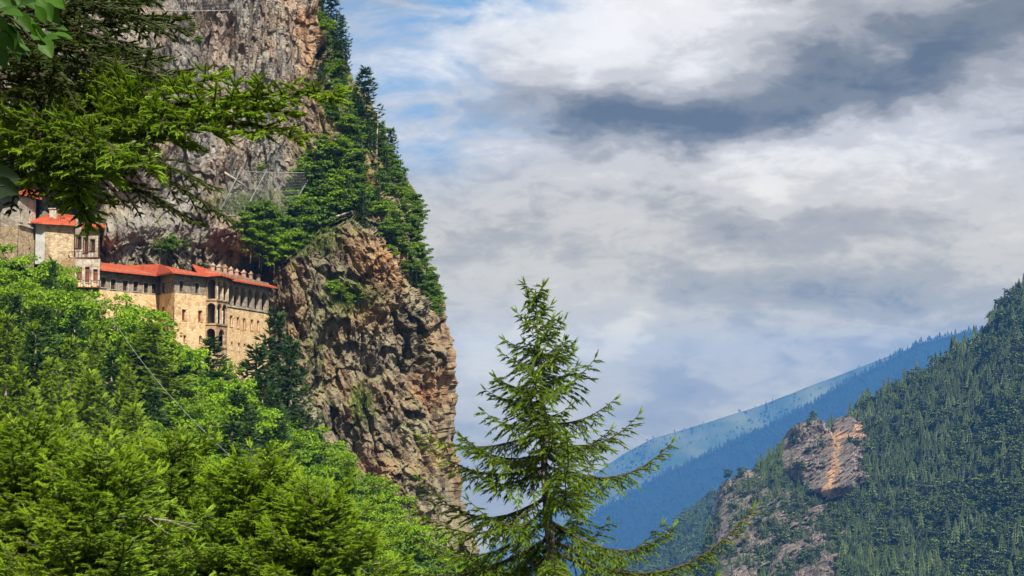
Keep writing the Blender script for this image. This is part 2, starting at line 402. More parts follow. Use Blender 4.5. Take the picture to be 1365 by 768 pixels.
# ------------------------------------------------------------------ the main cliff
def interp(x, tab):
    tab = sorted(tab); return np.interp(x, [a for a, _ in tab], [b for _, b in tab])
EDGE = [(-140, 408), (-60, 418), (0, 428), (60, 450), (110, 470), (150, 492), (195, 514), (250, 541), (300, 550), (318, 553), (345, 560),
        (390, 581), (430, 583), (470, 586), (520, 586), (560, 588), (600, 589), (640, 590), (690, 600), (740, 617), (860, 655)]
CORNER = [(-140, 405), (0, 416), (100, 412), (160, 445), (200, 470), (260, 498), (350, 542), (420, 588), (470, 700), (860, 800)]
LEDGE = [(-200, 340), (250, 345), (300, 338), (350, 352), (380, 350), (430, 305), (470, 286), (500, 300), (545, 380), (590, 440), (700, 500)]
def build_cliff():
    nf, nw, nr = 620, 70, 800
    py = np.linspace(-140, 850, nr)[:, None] * np.ones((1, nf + nw))
    e = interp(py, EDGE) - 9
    s = np.concatenate([np.linspace(0, 1, nf), np.linspace(0, 1, nw + 1)[1:]])[None, :] * np.ones((nr, 1))
    wrap = (np.arange(nf + nw) >= nf)[None, :] * np.ones((nr, 1), bool)
    px = -160 + s * (e + 160)
    px = np.where(wrap, e - 55 * s ** 1.5, px)
    D = np.where(px < 360, 214 + (px - 133) * 0.141, 246 + (px - 360) * 0.105)
    # relief of the face: recess behind the houses, bulging brow above it, the big lower crag, the wooded shoulder
    rec = np.exp(-((px - 90) / 75) ** 2 - ((py - 268) / 36) ** 2)
    D = D + 9 * sstep(185, 95, px) * sstep(262, 225, py) + 9 * sstep(62, 30, px) * sstep(235, 262, py) + 8 * rec + 7 * sstep(150, 110, px) * sstep(235, 265, py) + 3.0 * sstep(400, 340, px) * sstep(300, 350, py)
    brow = sstep(330, 120, py) * sstep(430, 300, px)
    D = D - 5 * brow * sstep(-60, 60, px)
    led = interp(px, LEDGE)
    below = sstep(-6, 10, py - led) * sstep(345, 395, px)
    D = D - 9.0 * below - 5.0 * below * np.exp(-((px - 520) / 60) ** 2 - ((py - 360) / 60) ** 2)
    bank = np.exp(-(np.maximum(led - py, 0) / 70.0) ** 2) * (py < led) * sstep(290, 360, px)
    D = D - 4.0 * bank + 0.06 * np.clip(led - py, 0, 120) * sstep(300, 400, px) * (py < led)
    cor = interp(py, CORNER)
    D = D + np.clip(px - cor, 0, 80) * 0.42 * (~wrap)
    D = D - 0.02 * np.clip(py - 520, 0, 400) * 1.2
    De = D[:, nf - 1:nf]
    D = np.where(wrap, De + 95 * s ** 0.8, D)
    p = P_np(px, py, D)
    # rounded arris
    q = p.copy()
    ca, sa = math.cos(-0.5), math.sin(-0.5)
    r = np.stack([q[..., 0] * ca - q[..., 2] * sa, q[..., 1], q[..., 0] * sa + q[..., 2] * ca], -1)   # tilted bedding frame
    grey = sstep(430, 380, px + (py - 200) * 0.05) * sstep(360, 290, py)
    rough = (1.0 - 0.5 * grey) * np.where(wrap, 0.55, 1 - 0.4 * sstep(e - 22, e - 4, px))
    big = fbm(q / 26.0, 3, 1) * 6.5 + fbm(q / 26.0, 2, 9, ridged=True) * 1.5
    mid = fbm(r / (7.5, 7.5, 16.0), 5, 3, 0.52, True) * 2.4 * rough
    f1, f2, cid, tl = worley(r / (2.8, 2.8, 5.0) + fbm(q / 5.0, 2, 8)[..., None] * 0.7, 4)
    g1, g2, gid, gt = worley(r / (1.0, 1.0, 1.8) + fbm(q / 2.0, 2, 12)[..., None] * 0.5, 6)
    blocks = (cid - 0.5) * 0.8 + tl * 1.7
    small = (gid - 0.5) * 0.5 + gt * 0.95
    vert = fbm(q / (4.5, 4.5, 22.0), 4, 21, 0.5, True) * 1.3 * grey
    fine = fbm(r / (0.9, 0.9, 1.6), 3, 31, 0.6, True) * 0.32 * rough
    jt = np.clip(1 - np.abs(perlin(r / (4.0, 4.0, 44.0) + fbm(q / 14.0, 2, 61)[..., None] * 0.2, 55)) * 6.0, 0, 1) ** 2 * (0.5 + fbm(q / 20.0, 2, 71)) * 1.6
    jt = np.clip(jt, 0, 1) * (1 - 0.4 * grey)
    disp = -1.3 * jt * rough + big + mid + blocks * rough + small * rough + vert + fine
    out = np.stack([np.where(wrap, 0.9, 0.30 + 0.5 * sstep(e - 60, e, px)), np.where(wrap, -0.1, -0.92), 0.12 + 0 * px], -1)
    p = p + out * disp[..., None]
    # attributes
    def gau(cx, cy, rx, ry): return np.exp(-((px - cx) / rx) ** 2 - ((py - cy) / ry) ** 2)
    orange = np.clip(gau(520, 350, 40, 34) + gau(490, 400, 30, 30) * 0.7 + gau(570, 470, 22, 50) * .55 + gau(550, 520, 30, 24) + gau(505, 615, 40, 30) * 0.6
                     + gau(580, 620, 24, 50) * 0.4 + gau(400, 30, 22, 50) * 0.8 + gau(400, 110, 18, 40) * 0.7 + gau(545, 280, 12, 26) + gau(500, 225, 22, 24) * .6
                     + gau(120, 320, 30, 20) * 0.3 + gau(350, 25, 40, 30) * .35 + 0.05 * (1 - grey), 0, 1) * 0.75
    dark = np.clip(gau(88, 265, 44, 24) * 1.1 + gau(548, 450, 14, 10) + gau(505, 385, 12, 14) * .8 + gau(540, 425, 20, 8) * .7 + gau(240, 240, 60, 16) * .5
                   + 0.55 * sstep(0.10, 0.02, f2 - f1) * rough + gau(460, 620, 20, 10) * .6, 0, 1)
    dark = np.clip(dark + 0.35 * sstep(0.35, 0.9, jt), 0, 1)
    moss = np.clip(gau(470, 395, 36, 26) * 1.2 + gau(480, 545, 16, 30) * 1.3 + gau(430, 430, 40, 40) * 0.4 + gau(355, 275, 60, 26) * .9 + gau(400, 300, 60, 40) * .8
                   + sstep(0, 30, px - cor) * (py < 420) * 0.9 + gau(445, 240, 50, 60) + gau(215, 332, 16, 10) + gau(300, 95, 8, 16) * .6 + gau(420, 490, 30, 50) * .35 + gau(560, 600, 60, 100) * .15, 0, 1.3)
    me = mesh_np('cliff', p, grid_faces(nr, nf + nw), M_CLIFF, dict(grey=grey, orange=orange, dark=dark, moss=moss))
    tag(link('cliff', me), kind='structure')
    return px[0:, :nf], py[:, :nf], p[:, :nf], e[:, 0]
CPX, CPY, CP, CE = build_cliff()
def on_cliff(px, py):
    j = int(np.clip(round((py + 140) / 990 * 799), 0, 799))
    i = int(np.clip(round((px + 160) / (CE[j] + 160) * 619), 0, 619))
    return Vector(CP[j, i].tolist())

# ------------------------------------------------------------------ ridges and the right-hand hill
def sheet(name, crest, foot_d, floor, mat, amp, sc, seed, back=600, nr=120, nc=300, smooth=True):
    t = np.linspace(0, 1, nc); k = np.linspace(0, 1, len(crest))
    c = np.array([P(*q) for q in crest])
    C = np.stack([np.interp(t, k, c[:, i]) for i in range(3)], -1)
    v = np.linspace(0, 1, nr)[:, None, None]
    fd = np.interp(t, k, foot_d)
    foot = C * (fd / C[:, 1])[:, None]; foot[:, 2] = floor
    G = C[None] * (1 - v) + foot[None] * v
    G[..., 2] += (np.sin(np.linspace(0, 1, nr) * np.pi)[:, None]) * (C[:, 2] - floor)[None] * 0.06
    nb = 14
    sk = foot[None] + np.linspace(0, 1, 6)[1:, None, None] * np.array([0, -40, min(-450 - floor, -60)])
    vb = np.linspace(1, 0, nb + 1)[:-1][:, None, None]
    bk = C.copy(); bk[:, 1] += back; bk[:, 2] = min(-450, floor)
    B = C[None] * (1 - vb) + bk[None] * vb
    G = np.concatenate([B, G, sk], 0)
    n = fbm(G / sc, 5, seed) * amp + fbm(G / sc * (1, 1, .2), 3, seed + 5, ridged=True) * amp * 0.4
    wv = np.concatenate([np.ones(nb), np.linspace(0.6, 2.6, nr), np.ones(5)])[:, None]; n = n * wv
    G[..., 2] += n; G[..., 1] -= n * 0.7
    o = tag(link(name, mesh_np(name, G, grid_faces(*G.shape[:2]), mat, smooth=smooth)), kind='structure')
    return G[nb:-5], nb
HILL_CREST = [(px, py, d * 0.65) for px, py, d in [(1620, 250, 1900), (1480, 320, 1950), (1365, 385, 2000), (1335, 408, 2010), (1300, 452, 2020), (1250, 484, 2040), (1200, 512, 2060), (1155, 540, 2080), (1120, 566, 2080),
              (1090, 590, 2060), (1045, 600, 2040), (1010, 628, 2000), (975, 656, 1950), (958, 690, 1900), (943, 740, 1850), (925, 800, 1820), (905, 850, 1800)]]
HILL_FOOT = [d * 0.65 for d in [1350, 1350, 1380, 1390, 1410, 1430, 1450, 1470, 1490, 1500, 1510, 1520, 1540, 1560, 1600, 1680, 1740]]
HILL, _ = sheet('hillside', HILL_CREST, HILL_FOOT, -148, M_SOIL, 6, 58, 40, 330, 160, 300)
NEAR_CREST = [(560, 800, 2300), (700, 800, 2300), (790, 790, 2300), (850, 748, 2300), (905, 700, 2300), (940, 668, 2350), (990, 640, 2400), (1060, 620, 2450), (1120, 600, 2500)]
NEAR, _ = sheet('lower_hill', NEAR_CREST, [1900] * 9, -330, M_SOIL, 12, 120, 60, 700, 60, 200)
BLUE_CREST = [(200, 800, 6000), (500, 790, 6200), (650, 765, 6300), (760, 705, 6400), (840, 658, 6450), (895, 627, 6500), (971, 592, 6500), (1022, 570, 6500), (1072, 547, 6500), (1123, 514, 6500),
              (1173, 487, 6500), (1224, 460, 6500), (1294, 442, 6500), (1330, 438, 6500), (1420, 436, 6500)]
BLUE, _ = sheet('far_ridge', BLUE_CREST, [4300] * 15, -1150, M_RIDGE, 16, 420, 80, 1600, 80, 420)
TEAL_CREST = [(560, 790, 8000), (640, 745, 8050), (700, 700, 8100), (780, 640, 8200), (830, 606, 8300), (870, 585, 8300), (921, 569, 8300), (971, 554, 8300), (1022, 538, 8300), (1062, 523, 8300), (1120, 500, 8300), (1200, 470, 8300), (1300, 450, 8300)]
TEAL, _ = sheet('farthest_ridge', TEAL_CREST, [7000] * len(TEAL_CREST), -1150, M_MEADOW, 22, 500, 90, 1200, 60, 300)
def on_hill(px, py):
    q = HILL; pxs = 682.5 + FPX * q[..., 0] / q[..., 1]; pys = HORIZ - FPX * q[..., 2] / q[..., 1]
    i = np.argmin((pxs - px) ** 2 + (pys - py) ** 2)
    return q.reshape(-1, 3)[i]

# ------------------------------------------------------------------ tree builders
def frames(d):
    d = d / np.linalg.norm(d, axis=1, keepdims=True)
    up = np.where(np.abs(d[:, 2:3]) < 0.95, np.array([[0, 0, 1.0]]), np.array([[1.0, 0, 0]]))
    a = np.cross(d, up); a /= np.linalg.norm(a, axis=1, keepdims=True)
    return d, a, np.cross(a, d)
def shoot_template(K, seed=0, fins=True):
    """needle-covered shoot along local x in [0,1]; y, z in units of its half width"""
    r = random.Random(seed); v = []; f = []
    if fins:
        for ang in (0.3, 0.3 + math.pi / 2):
            c, s = math.cos(ang) * 0.45, math.sin(ang) * 0.45
            b = len(v); v += [(0, 0, 0), (0.45, c, s), (1.0, 0, 0), (0.45, -c, -s)]; f += [(b, b + 1, b + 2), (b, b + 2, b + 3)]
    for k in range(K):
        t = 0.02 + 0.93 * (k + r.random() * 0.8) / K; a = k * 2.4 + r.random() * 0.5
        c, s = math.cos(a), math.sin(a); l = (1.0 - 0.35 * t) * r.uniform(0.85, 1.15); fw = r.uniform(0.10, 0.2); hw = 0.030
        b = len(v); v += [(t - hw, 0, 0), (t + hw, 0, 0), (t + fw, c * l, s * l)]; f.append((b, b + 1, b + 2))
    return np.array(v, np.float32), np.array(f, np.int32)
def shoots_mesh(name, sh, tmpl, mats):
    sh = np.array(sh, np.float32)                 # start xyz, end xyz, half width, fresh
    A, B, w, fr = sh[:, :3], sh[:, 3:6], sh[:, 6], sh[:, 7]
    d = B - A; L = np.linalg.norm(d, axis=1); u, a, c = frames(d)
    tv, tf = tmpl; n = len(sh); k = len(tv)
    v = A[:, None] + tv[None, :, 0:1] * (u * L[:, None])[:, None] + tv[None, :, 1:2] * (a * w[:, None])[:, None] + tv[None, :, 2:3] * (c * w[:, None])[:, None]
    f = tf[None] + (np.arange(n) * k)[:, None, None]
    fresh = np.clip(fr[:, None] * (0.55 + 0.45 * tv[None, :, 0]) , 0, 1)
    return mesh_np(name, v, f.reshape(-1, 3), mats, dict(fresh=fresh))
def bough(sh, limb, rng, p0, path, L, twig_gap, twig_len, shoot, width, fresh=0.7, hang=0.5, bare=0.12, sub=True, r0=0.03, wild=0.0):
    """path: function t->(x,y,z) of the main axis; adds shoots and limb tubes"""
    n = 9
    pts = [Vector(path(i / n)) for i in range(n + 1)]
    limb.append((pts, [r0 * (1 - 0.85 * i / n) + 0.003 for i in range(n + 1)]))
    s, side = bare * L, rng.choice((-1, 1))
    def at(t):
        k = min(int(t * n), n - 1); g = t * n - k
        return pts[k].lerp(pts[k + 1], g), (pts[k + 1] - pts[k]).normalized()
    while s < L:
        t = s / L; q, d = at(t)
        hz = Vector((d.x, d.y, 0)); hz = hz.normalized() if hz.length > 1e-4 else Vector((1, 0, 0))
        sd = Vector((-hz.y, hz.x, 0)) * side
        ang = math.radians(rng.uniform(38, 68))
        tl = twig_len * (0.30 + 0.70 * min(1, (1 - t) * 1.6)) * min(1, 0.45 + t * 2.2) * rng.uniform(0.65, 1.15)
        td = (d * math.cos(ang) + sd * math.sin(ang) + Vector((rng.uniform(-.3, .3), 0, rng.uniform(-.75, .55))) * wild).normalized()
        hg = hang * rng.uniform(0.5, 1.3) * (1 - 0.55 * t)
        m = max(2, int(tl / (shoot * 0.8)))
        pos = q.copy(); seg = tl / m; tp = [pos.copy()]
        for i in range(m):
            td = (td + Vector((rng.uniform(-.1, .1), rng.uniform(-.1, .1), -hg * 1.1 / m + (0.10 if i > m * 0.6 else 0)))).normalized()
            nx = pos + td * seg
            last = i == m - 1
            fr = fresh * (rng.uniform(0.2, 0.75) + (0.45 if last else 0.15))
            sh.append((*pos, *(nx + td * shoot * 0.25), width, fr))
            if sub:
                side2 = td.cross(Vector((0, 0, 1)))
                side2 = side2.normalized() if side2.length > 1e-4 else sd
                for sg in (-1, 1):
                    if rng.random() < 0.86:
                        dd = (td * 0.75 + side2 * sg * rng.uniform(0.5, 0.9) + Vector((0, 0, rng.uniform(-0.4, 0.25)))).normalized()
                        l2 = shoot * rng.uniform(0.7, 1.25)
                        sh.append((*pos, *(pos + dd * l2), width, fresh * rng.uniform(0.25, 1.0)))
            pos = nx; tp.append(pos.copy())
        limb.append(([tp[0], tp[len(tp) // 2], tp[-1]], [r0 * 0.28, r0 * 0.2, r0 * 0.1]))
        s += twig_gap * rng.uniform(0.7, 1.3); side = -side
    q, d = at(1.0)
    for i in range(3):
        dd = (d + Vector((rng.uniform(-.5, .5), rng.uniform(-.5, .5), rng.uniform(-.1, .4)))).normalized()
        sh.append((*q, *(q + dd * shoot * 1.2), width, fresh))
def spruce_geo(seed, H, R, zmin, gap, nb, twig_gap, twig_len, shoot, width, fresh=0.7, hang=0.5, sub=True, power=0.8, top_gap=0.25, tilt=0.0, sparse=1.0, twist=0, rtop=0.0):
    rng = random.Random(seed); sh = []; limb = []
    z = H - top_gap; k = 0
    for i in range(5):                            # leader shoot
        a = i * 1.3; q = Vector((0, 0, H - top_gap * 0.75 * (i % 3) / 2 - 0.0))
        sh.append((q.x, q.y, q.z - shoot, q.x + 0.02, q.y, q.z + shoot * 0.2, width, fresh * .6))
    sh.append((0, 0, H - shoot * 1.8, 0, 0, H - shoot * .6, width, fresh * .5))
    while z > zmin:
        fr = (H - z) / H
        n = nb + rng.choice((-1, 0, 0, 1)); off = rng.random() * 7
        for i in range(n):
            if rng.random() > sparse: continue
            az = off + 2 * math.pi * i / n + rng.uniform(-.3, .3)
            L = max(0.22 * R * 0.3, R * (fr + rtop) ** power) * rng.uniform(0.62, 1.2) * (1 if not twist or rng.random() > .18 else .5)
            zz = z + rng.uniform(-.4, .4) * gap
            p0 = math.radians(np.interp(fr, [0, 0.12, 0.3, 0.6, 1], [52, 24, 8, -4, -12]) + rng.uniform(-9, 9))
            ca, sa = math.cos(az), math.sin(az); cv = rng.uniform(-.25, .25)
            dr = np.interp(fr, [0, 0.3, 1], [0.0, 0.16, 0.26]) * rng.uniform(0.7, 1.3)
            def path(t, L=L, p0=p0, ca=ca, sa=sa, cv=cv, zz=zz, dr=dr):
                r = L * t * math.cos(p0) ; h = L * (math.sin(p0) * t - dr * math.sin(min(t, 1) * math.pi * 0.78) + dr * 0.75 * t ** 3)
                lat = cv * L * t * t
                return (ca * r - sa * lat, sa * r + ca * lat, zz + h)
            bough(sh, limb, rng, None, path, L, twig_gap, min(twig_len, 0.12 + L * 0.42), shoot, width, fresh, hang, 0.10, sub, 0.010 + L * 0.009)
        z -= gap * (0.65 + 0.5 * fr) * rng.uniform(0.85, 1.15); k += 1
    return sh, limb
def limbs_mesh(name, limb, mat, trunk=None, n=4):
    s = Shape()
    if trunk: s.tube(trunk[0], trunk[1], 9)
    for pts, rad in limb: s.tube(pts, rad, n, cap=False)
    return s.mesh(name, mat, True)

def leaf_cloud(rng, centers, radii, per, size, flat=0.6, shell=0.55, fresh_fn=None, upbias=0.5):
    """rhombic leaves around clump centres; numpy arrays"""
    n = len(centers); C = np.repeat(centers, per, 0); Rr = np.repeat(radii, per)
    d = rng.normal(size=(n * per, 3)); d /= np.linalg.norm(d, axis=1, keepdims=True)
    d[:, 2] = np.where((d[:, 2] < -0.2) & (rng.random(n * per) < 0.75), -d[:, 2], d[:, 2])
    rad = Rr * (shell + (1 - shell) * rng.random(n * per)) * (1 + 0.18 * rng.normal(size=n * per))
    p = C + d * rad[:, None] * (1, 1, flat)
    nrm = d * 0.7 + rng.normal(size=(n * per, 3)) * 0.55 + (0, 0, upbias); nrm /= np.linalg.norm(nrm, axis=1, keepdims=True)
    t = np.cross(nrm, rng.normal(size=(n * per, 3))); t /= np.linalg.norm(t, axis=1, keepdims=True)
    b = np.cross(nrm, t)
    l = size * rng.uniform(0.65, 1.25, n * per)[:, None]; w = l * 0.62
    dr = nrm * l * 0.16
    v = np.stack([p - t * l * 0.5 - dr, p + b * w * 0.5, p + t * l * 0.5 - dr, p - b * w * 0.5], 1)
    f = np.arange(n * per * 4).reshape(-1, 4)
    fr = rng.random(n * per) * 0.55 + 0.45 * np.repeat(rng.random(n), per)
    return v.reshape(-1, 3), f, np.repeat(fr, 4)
def broadleaf_geo(seed, H, R, clumps, per, leaf, base=0.28, rc=(0.16, 0.28)):
    rng = np.random.default_rng(seed)
    cz, rz = H * (base + 1) / 2, H * (1 - base) / 2
    pts = []
    lobes = [(rng.uniform(-.45, .45) * R, rng.uniform(-.45, .45) * R, cz + rng.uniform(-.35, .55) * rz, rng.uniform(.5, .72)) for _ in range(7)]
    lobes.append((0, 0, cz + rz * 0.45, 0.5)); lobes.append((0, 0, cz - rz * 0.2, 0.75))
    while len(pts) < clumps:
        lo = lobes[rng.integers(len(lobes))]
        d = rng.normal(size=3); d /= np.linalg.norm(d); k = rng.random() ** 0.28
        q = np.array(lo[:3]) + d * k * np.array((R * lo[3], R * lo[3], rz * lo[3] * 0.8))
        if q[2] < H * base * 0.8: continue
        pts.append(q)
    pts = np.array(pts); rr = rng.uniform(rc[0], rc[1], clumps) * R
    pts[:, 2] *= (H - rr.max() * .4) / pts[:, 2].max()
    v, f, fr = leaf_cloud(rng, pts, rr, per, leaf, 0.55)
    limb = []
    top = H * 0.8
    trunk = ([(0, 0, -1.2), (0.02 * R, 0, H * 0.2), (-0.03 * R, 0.03 * R, H * 0.45), (0, 0, top)], [H * 0.024, H * 0.019, H * 0.012, H * 0.004])
    for i in range(0, clumps, max(1, clumps // 26)):
        q = Vector(pts[i]); h = min(max(q.z - 0.25 * q.xy.length - 0.6, H * 0.18), top)
        limb.append(([(0, 0, h), tuple(Vector((0, 0, h)).lerp(q, .55) + Vector((0, 0, .04 * H))), tuple(q)], [H * 0.007, H * 0.004, 0.015]))
    return (v, f, fr), limb, trunk
class Kind:
    """one prototype: crown mesh + trunk mesh, origin at the foot, height 'h'"""
    def __init__(s, name, crown, trunk, h): s.name, s.crown, s.trunk, s.h = name, crown, trunk, h
    def place(s, loc, h, rz=0.0, wide=1.0, label='', cat='tree', group=None, parts=True, sink=0.4):
        k = h / s.h
        if parts:
            r = empty(s.name, loc, rz); r.scale = (k * wide, k * wide, k)
            link('trunk', s.trunk, r); link('crown', s.crown, r)
        else:
            r = link(s.name, s.crown, None, loc); r.rotation_euler = (0, 0, rz); r.scale = (k * wide, k * wide, k)
        return tag(r, label, cat, group)

T_FINE, T_MID, T_FAR = shoot_template(13, 1), shoot_template(9, 2), shoot_template(6, 3)
def spruce_kind(seed, H, R, mat, fresh, hang, gap=0.75, nb=6, tg=0.42, tl=1.5, sht=0.55, wd=0.16, power=0.85, name='spruce_tree'):
    sh, limb = spruce_geo(seed, H, R, H * 0.06, gap, nb, tg, tl, sht, wd, fresh, hang, True, power, 0.5)
    return Kind(name, shoots_mesh('spruce_crown', sh, T_FAR, mat),
                limbs_mesh('spruce_trunk', [l for l in limb if l[1][0] > 0.03], M_BARK, ([(0, 0, -1), (0, 0, H * .5), (0, 0, H * .98)], [H * .016, H * .009, 0.02]), 3), H)
K_SPR_DARK = [spruce_kind(s, 18, 3.6, M_SPRUCE_DARK, 0.9, 0.75, 0.85, 6, 0.42, 1.5, 0.55, 0.16) for s in (11, 12)]
K_SPR_MID = [spruce_kind(s, 18, 5.0, M_SPRUCE_MID, 0.95, 0.6, 0.85, 6, 0.42, 1.7, 0.55, 0.17, 0.75) for s in (13, 14, 17)]
def broad_kind(seed, H, R, mat, clumps=110, per=120, leaf=0.34, base=0.2, name='broadleaf_tree', rc=(0.16, 0.28)):
    (v, f, fr), limb, trunk = broadleaf_geo(seed, H, R, clumps, per, leaf, base, rc)
    return Kind(name, mesh_np('leaf_crown', v, f, mat, dict(fresh=fr)), limbs_mesh('tree_trunk', limb, M_BARK, trunk, 5), H)
K_BROAD = [broad_kind(s, 15, 4.6, M_LEAF) for s in (21, 22, 23)]
K_BROAD_DEEP = [broad_kind(s, 15, 4.6, M_LEAF_DEEP) for s in (24, 25)]
K_SHRUB = [broad_kind(s, 3.2, 1.7, m, 34, 70, 0.26, 0.05, 'shrub', (0.20, 0.38)) for s, m in ((31, M_LEAF_DEEP), (32, M_LEAF_DEEP), (33, M_LEAF), (34, M_LEAF_DEEP))]
K_SPR_SMALL = [spruce_kind(s, 10, 2.0, M_SPRUCE_DARK, 0.9, 0.5, 0.6, 5, 0.4, 1.0, 0.5, 0.15) for s in (15, 16)]

# ------------------------------------------------------------------ trees of the near slope
RT = random.Random(5)
def slope_tree(kind, px, py, d, label, group=None, wide=1.0, rz=None, cat='tree'):
    x, y, z = P(px, py, d)
    g = float(zg(x, y)) - 0.3
    h = max(z - g, 4.0)
    w = wide if h < 24 else wide * 24 / h
    return kind.place((x, y, g), h, RT.uniform(0, 6.28) if rz is None else rz, w * max(1.0, 15 / h) ** 0.5, label, cat, group)


# ------------------------------------------------------------------ the monastery
def m_stone(dark, mid, lite, scale):
    def b(t):
        p = t.pos()
        v = t.new('ShaderNodeTexVoronoi', feature='F1'); t.put(v.inputs['Vector'], t.scale(p, (1, 1, 1.6))); v.inputs['Scale'].default_value = scale
        e = t.new('ShaderNodeTexVoronoi', feature='DISTANCE_TO_EDGE'); t.put(e.inputs['Vector'], t.scale(p, (1, 1, 1.6))); e.inputs['Scale'].default_value = scale
        n = t.noise(p, 0.7, 5, 0.65)
        bw = t.new('ShaderNodeSeparateColor'); t.l.new(v.outputs['Color'], bw.inputs[0])
        k = t.math('ADD', t.math('MULTIPLY', n, 0.75), t.math('MULTIPLY', bw.outputs[0], 0.30))
        c = t.ramp(k, [(0.30, dark), (0.52, mid), (0.78, lite)])
        c = t.vmath('SCALE', c, t.remap(e.outputs['Distance'], 0.0, 0.09, 0.72, 1.0))
        streak = t.remap(t.noise(t.scale(p, (1, 1, 0.12)), 1.1, 4, 0.6), 0.52, 0.7, 0.0, 0.35)
        c = t.mix(streak, c, t.mix(1.0, c, (0.55, 0.5, 0.45), 'MULTIPLY'))
        return principled(t, c, 0.92, e.outputs['Distance'], 0.5, 0.12, 0.1)
    return b
M_UPPER = material('grey rubble masonry', m_stone((0.13, 0.11, 0.085), (0.235, 0.20, 0.15), (0.34, 0.29, 0.22), 2.2))
M_LOWER = material('warm sandstone masonry', m_stone((0.40, 0.26, 0.125), (0.63, 0.44, 0.235), (0.72, 0.54, 0.33), 1.7))
M_PALE = material('pale dressed stone', m_stone((0.24, 0.205, 0.16), (0.38, 0.335, 0.265), (0.50, 0.45, 0.37), 1.2))
M_CHIM = material('chimney stone', m_stone((0.17, 0.11, 0.075), (0.30, 0.215, 0.15), (0.40, 0.31, 0.23), 2.0))
M_RUIN = material('old mixed masonry', m_stone((0.20, 0.15, 0.095), (0.38, 0.29, 0.18), (0.52, 0.42, 0.29), 1.9))
M_ARCH = material('carved brown stone', m_stone((0.20, 0.13, 0.08), (0.36, 0.25, 0.15), (0.48, 0.36, 0.23), 1.5))
M_PLASTER = material('grey plaster', lambda t: principled(t, t.ramp(t.noise(t.pos(), 1.2, 5, .65), [(0.3, (0.30, 0.30, 0.29)), (0.7, (0.46, 0.46, 0.44))]), 0.9))
M_RED = material('red brown shutters', lambda t: principled(t, t.ramp(t.noise(t.pos(), 3, 4), [(0.3, (0.10, 0.028, 0.016)), (0.7, (0.22, 0.065, 0.035))]), 0.7))
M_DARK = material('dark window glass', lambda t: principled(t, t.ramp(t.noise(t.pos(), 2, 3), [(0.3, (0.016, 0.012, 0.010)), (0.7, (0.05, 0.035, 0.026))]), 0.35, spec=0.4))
M_ORSTONE = material('reddish window surround', lambda t: principled(t, t.ramp(t.noise(t.pos(), 3, 4), [(0.3, (0.30, 0.14, 0.07)), (0.7, (0.46, 0.25, 0.13))]), 0.9))
M_TIMBER = material('dark roof timber', lambda t: principled(t, t.ramp(t.noise(t.pos(), 4, 4), [(0.3, (0.035, 0.016, 0.010)), (0.7, (0.10, 0.045, 0.025))]), 0.8))
def m_tiles(t):
    w = t.new('ShaderNodeUVMap').outputs[0]
    sp = t.new('ShaderNodeSeparateXYZ'); t.l.new(w, sp.inputs[0])
    a = t.math('ABSOLUTE', t.math('SINE', t.math('MULTIPLY', sp.outputs[0], math.pi / 0.28)))
    fr = t.math('FRACT', t.math('DIVIDE', sp.outputs[1], 0.4))
    n = t.noise(t.pos(), 1.6, 5, 0.7); n2 = t.noise(t.pos(), 0.35, 3)
    c = t.ramp(t.math('ADD', t.math('MULTIPLY', n, .7), t.math('MULTIPLY', n2, .3)), [(0.3, (0.22, 0.036, 0.018)), (0.5, (0.38, 0.070, 0.030)), (0.72, (0.48, 0.13, 0.06))])
    c = t.mix(t.remap(t.noise(t.pos(), 0.9, 5, 0.7), 0.52, 0.72, 0.0, 0.6), c, (0.20, 0.085, 0.045))
    c = t.vmath('SCALE', c, t.remap(a, 0.0, 0.5, 0.72, 1.0))
    h = t.math('ADD', a, t.math('MULTIPLY', fr, 0.6))
    return principled(t, c, 0.8, h, 0.8, 0.09, 0.2)
M_TILES = material('orange roof tiles', m_tiles)

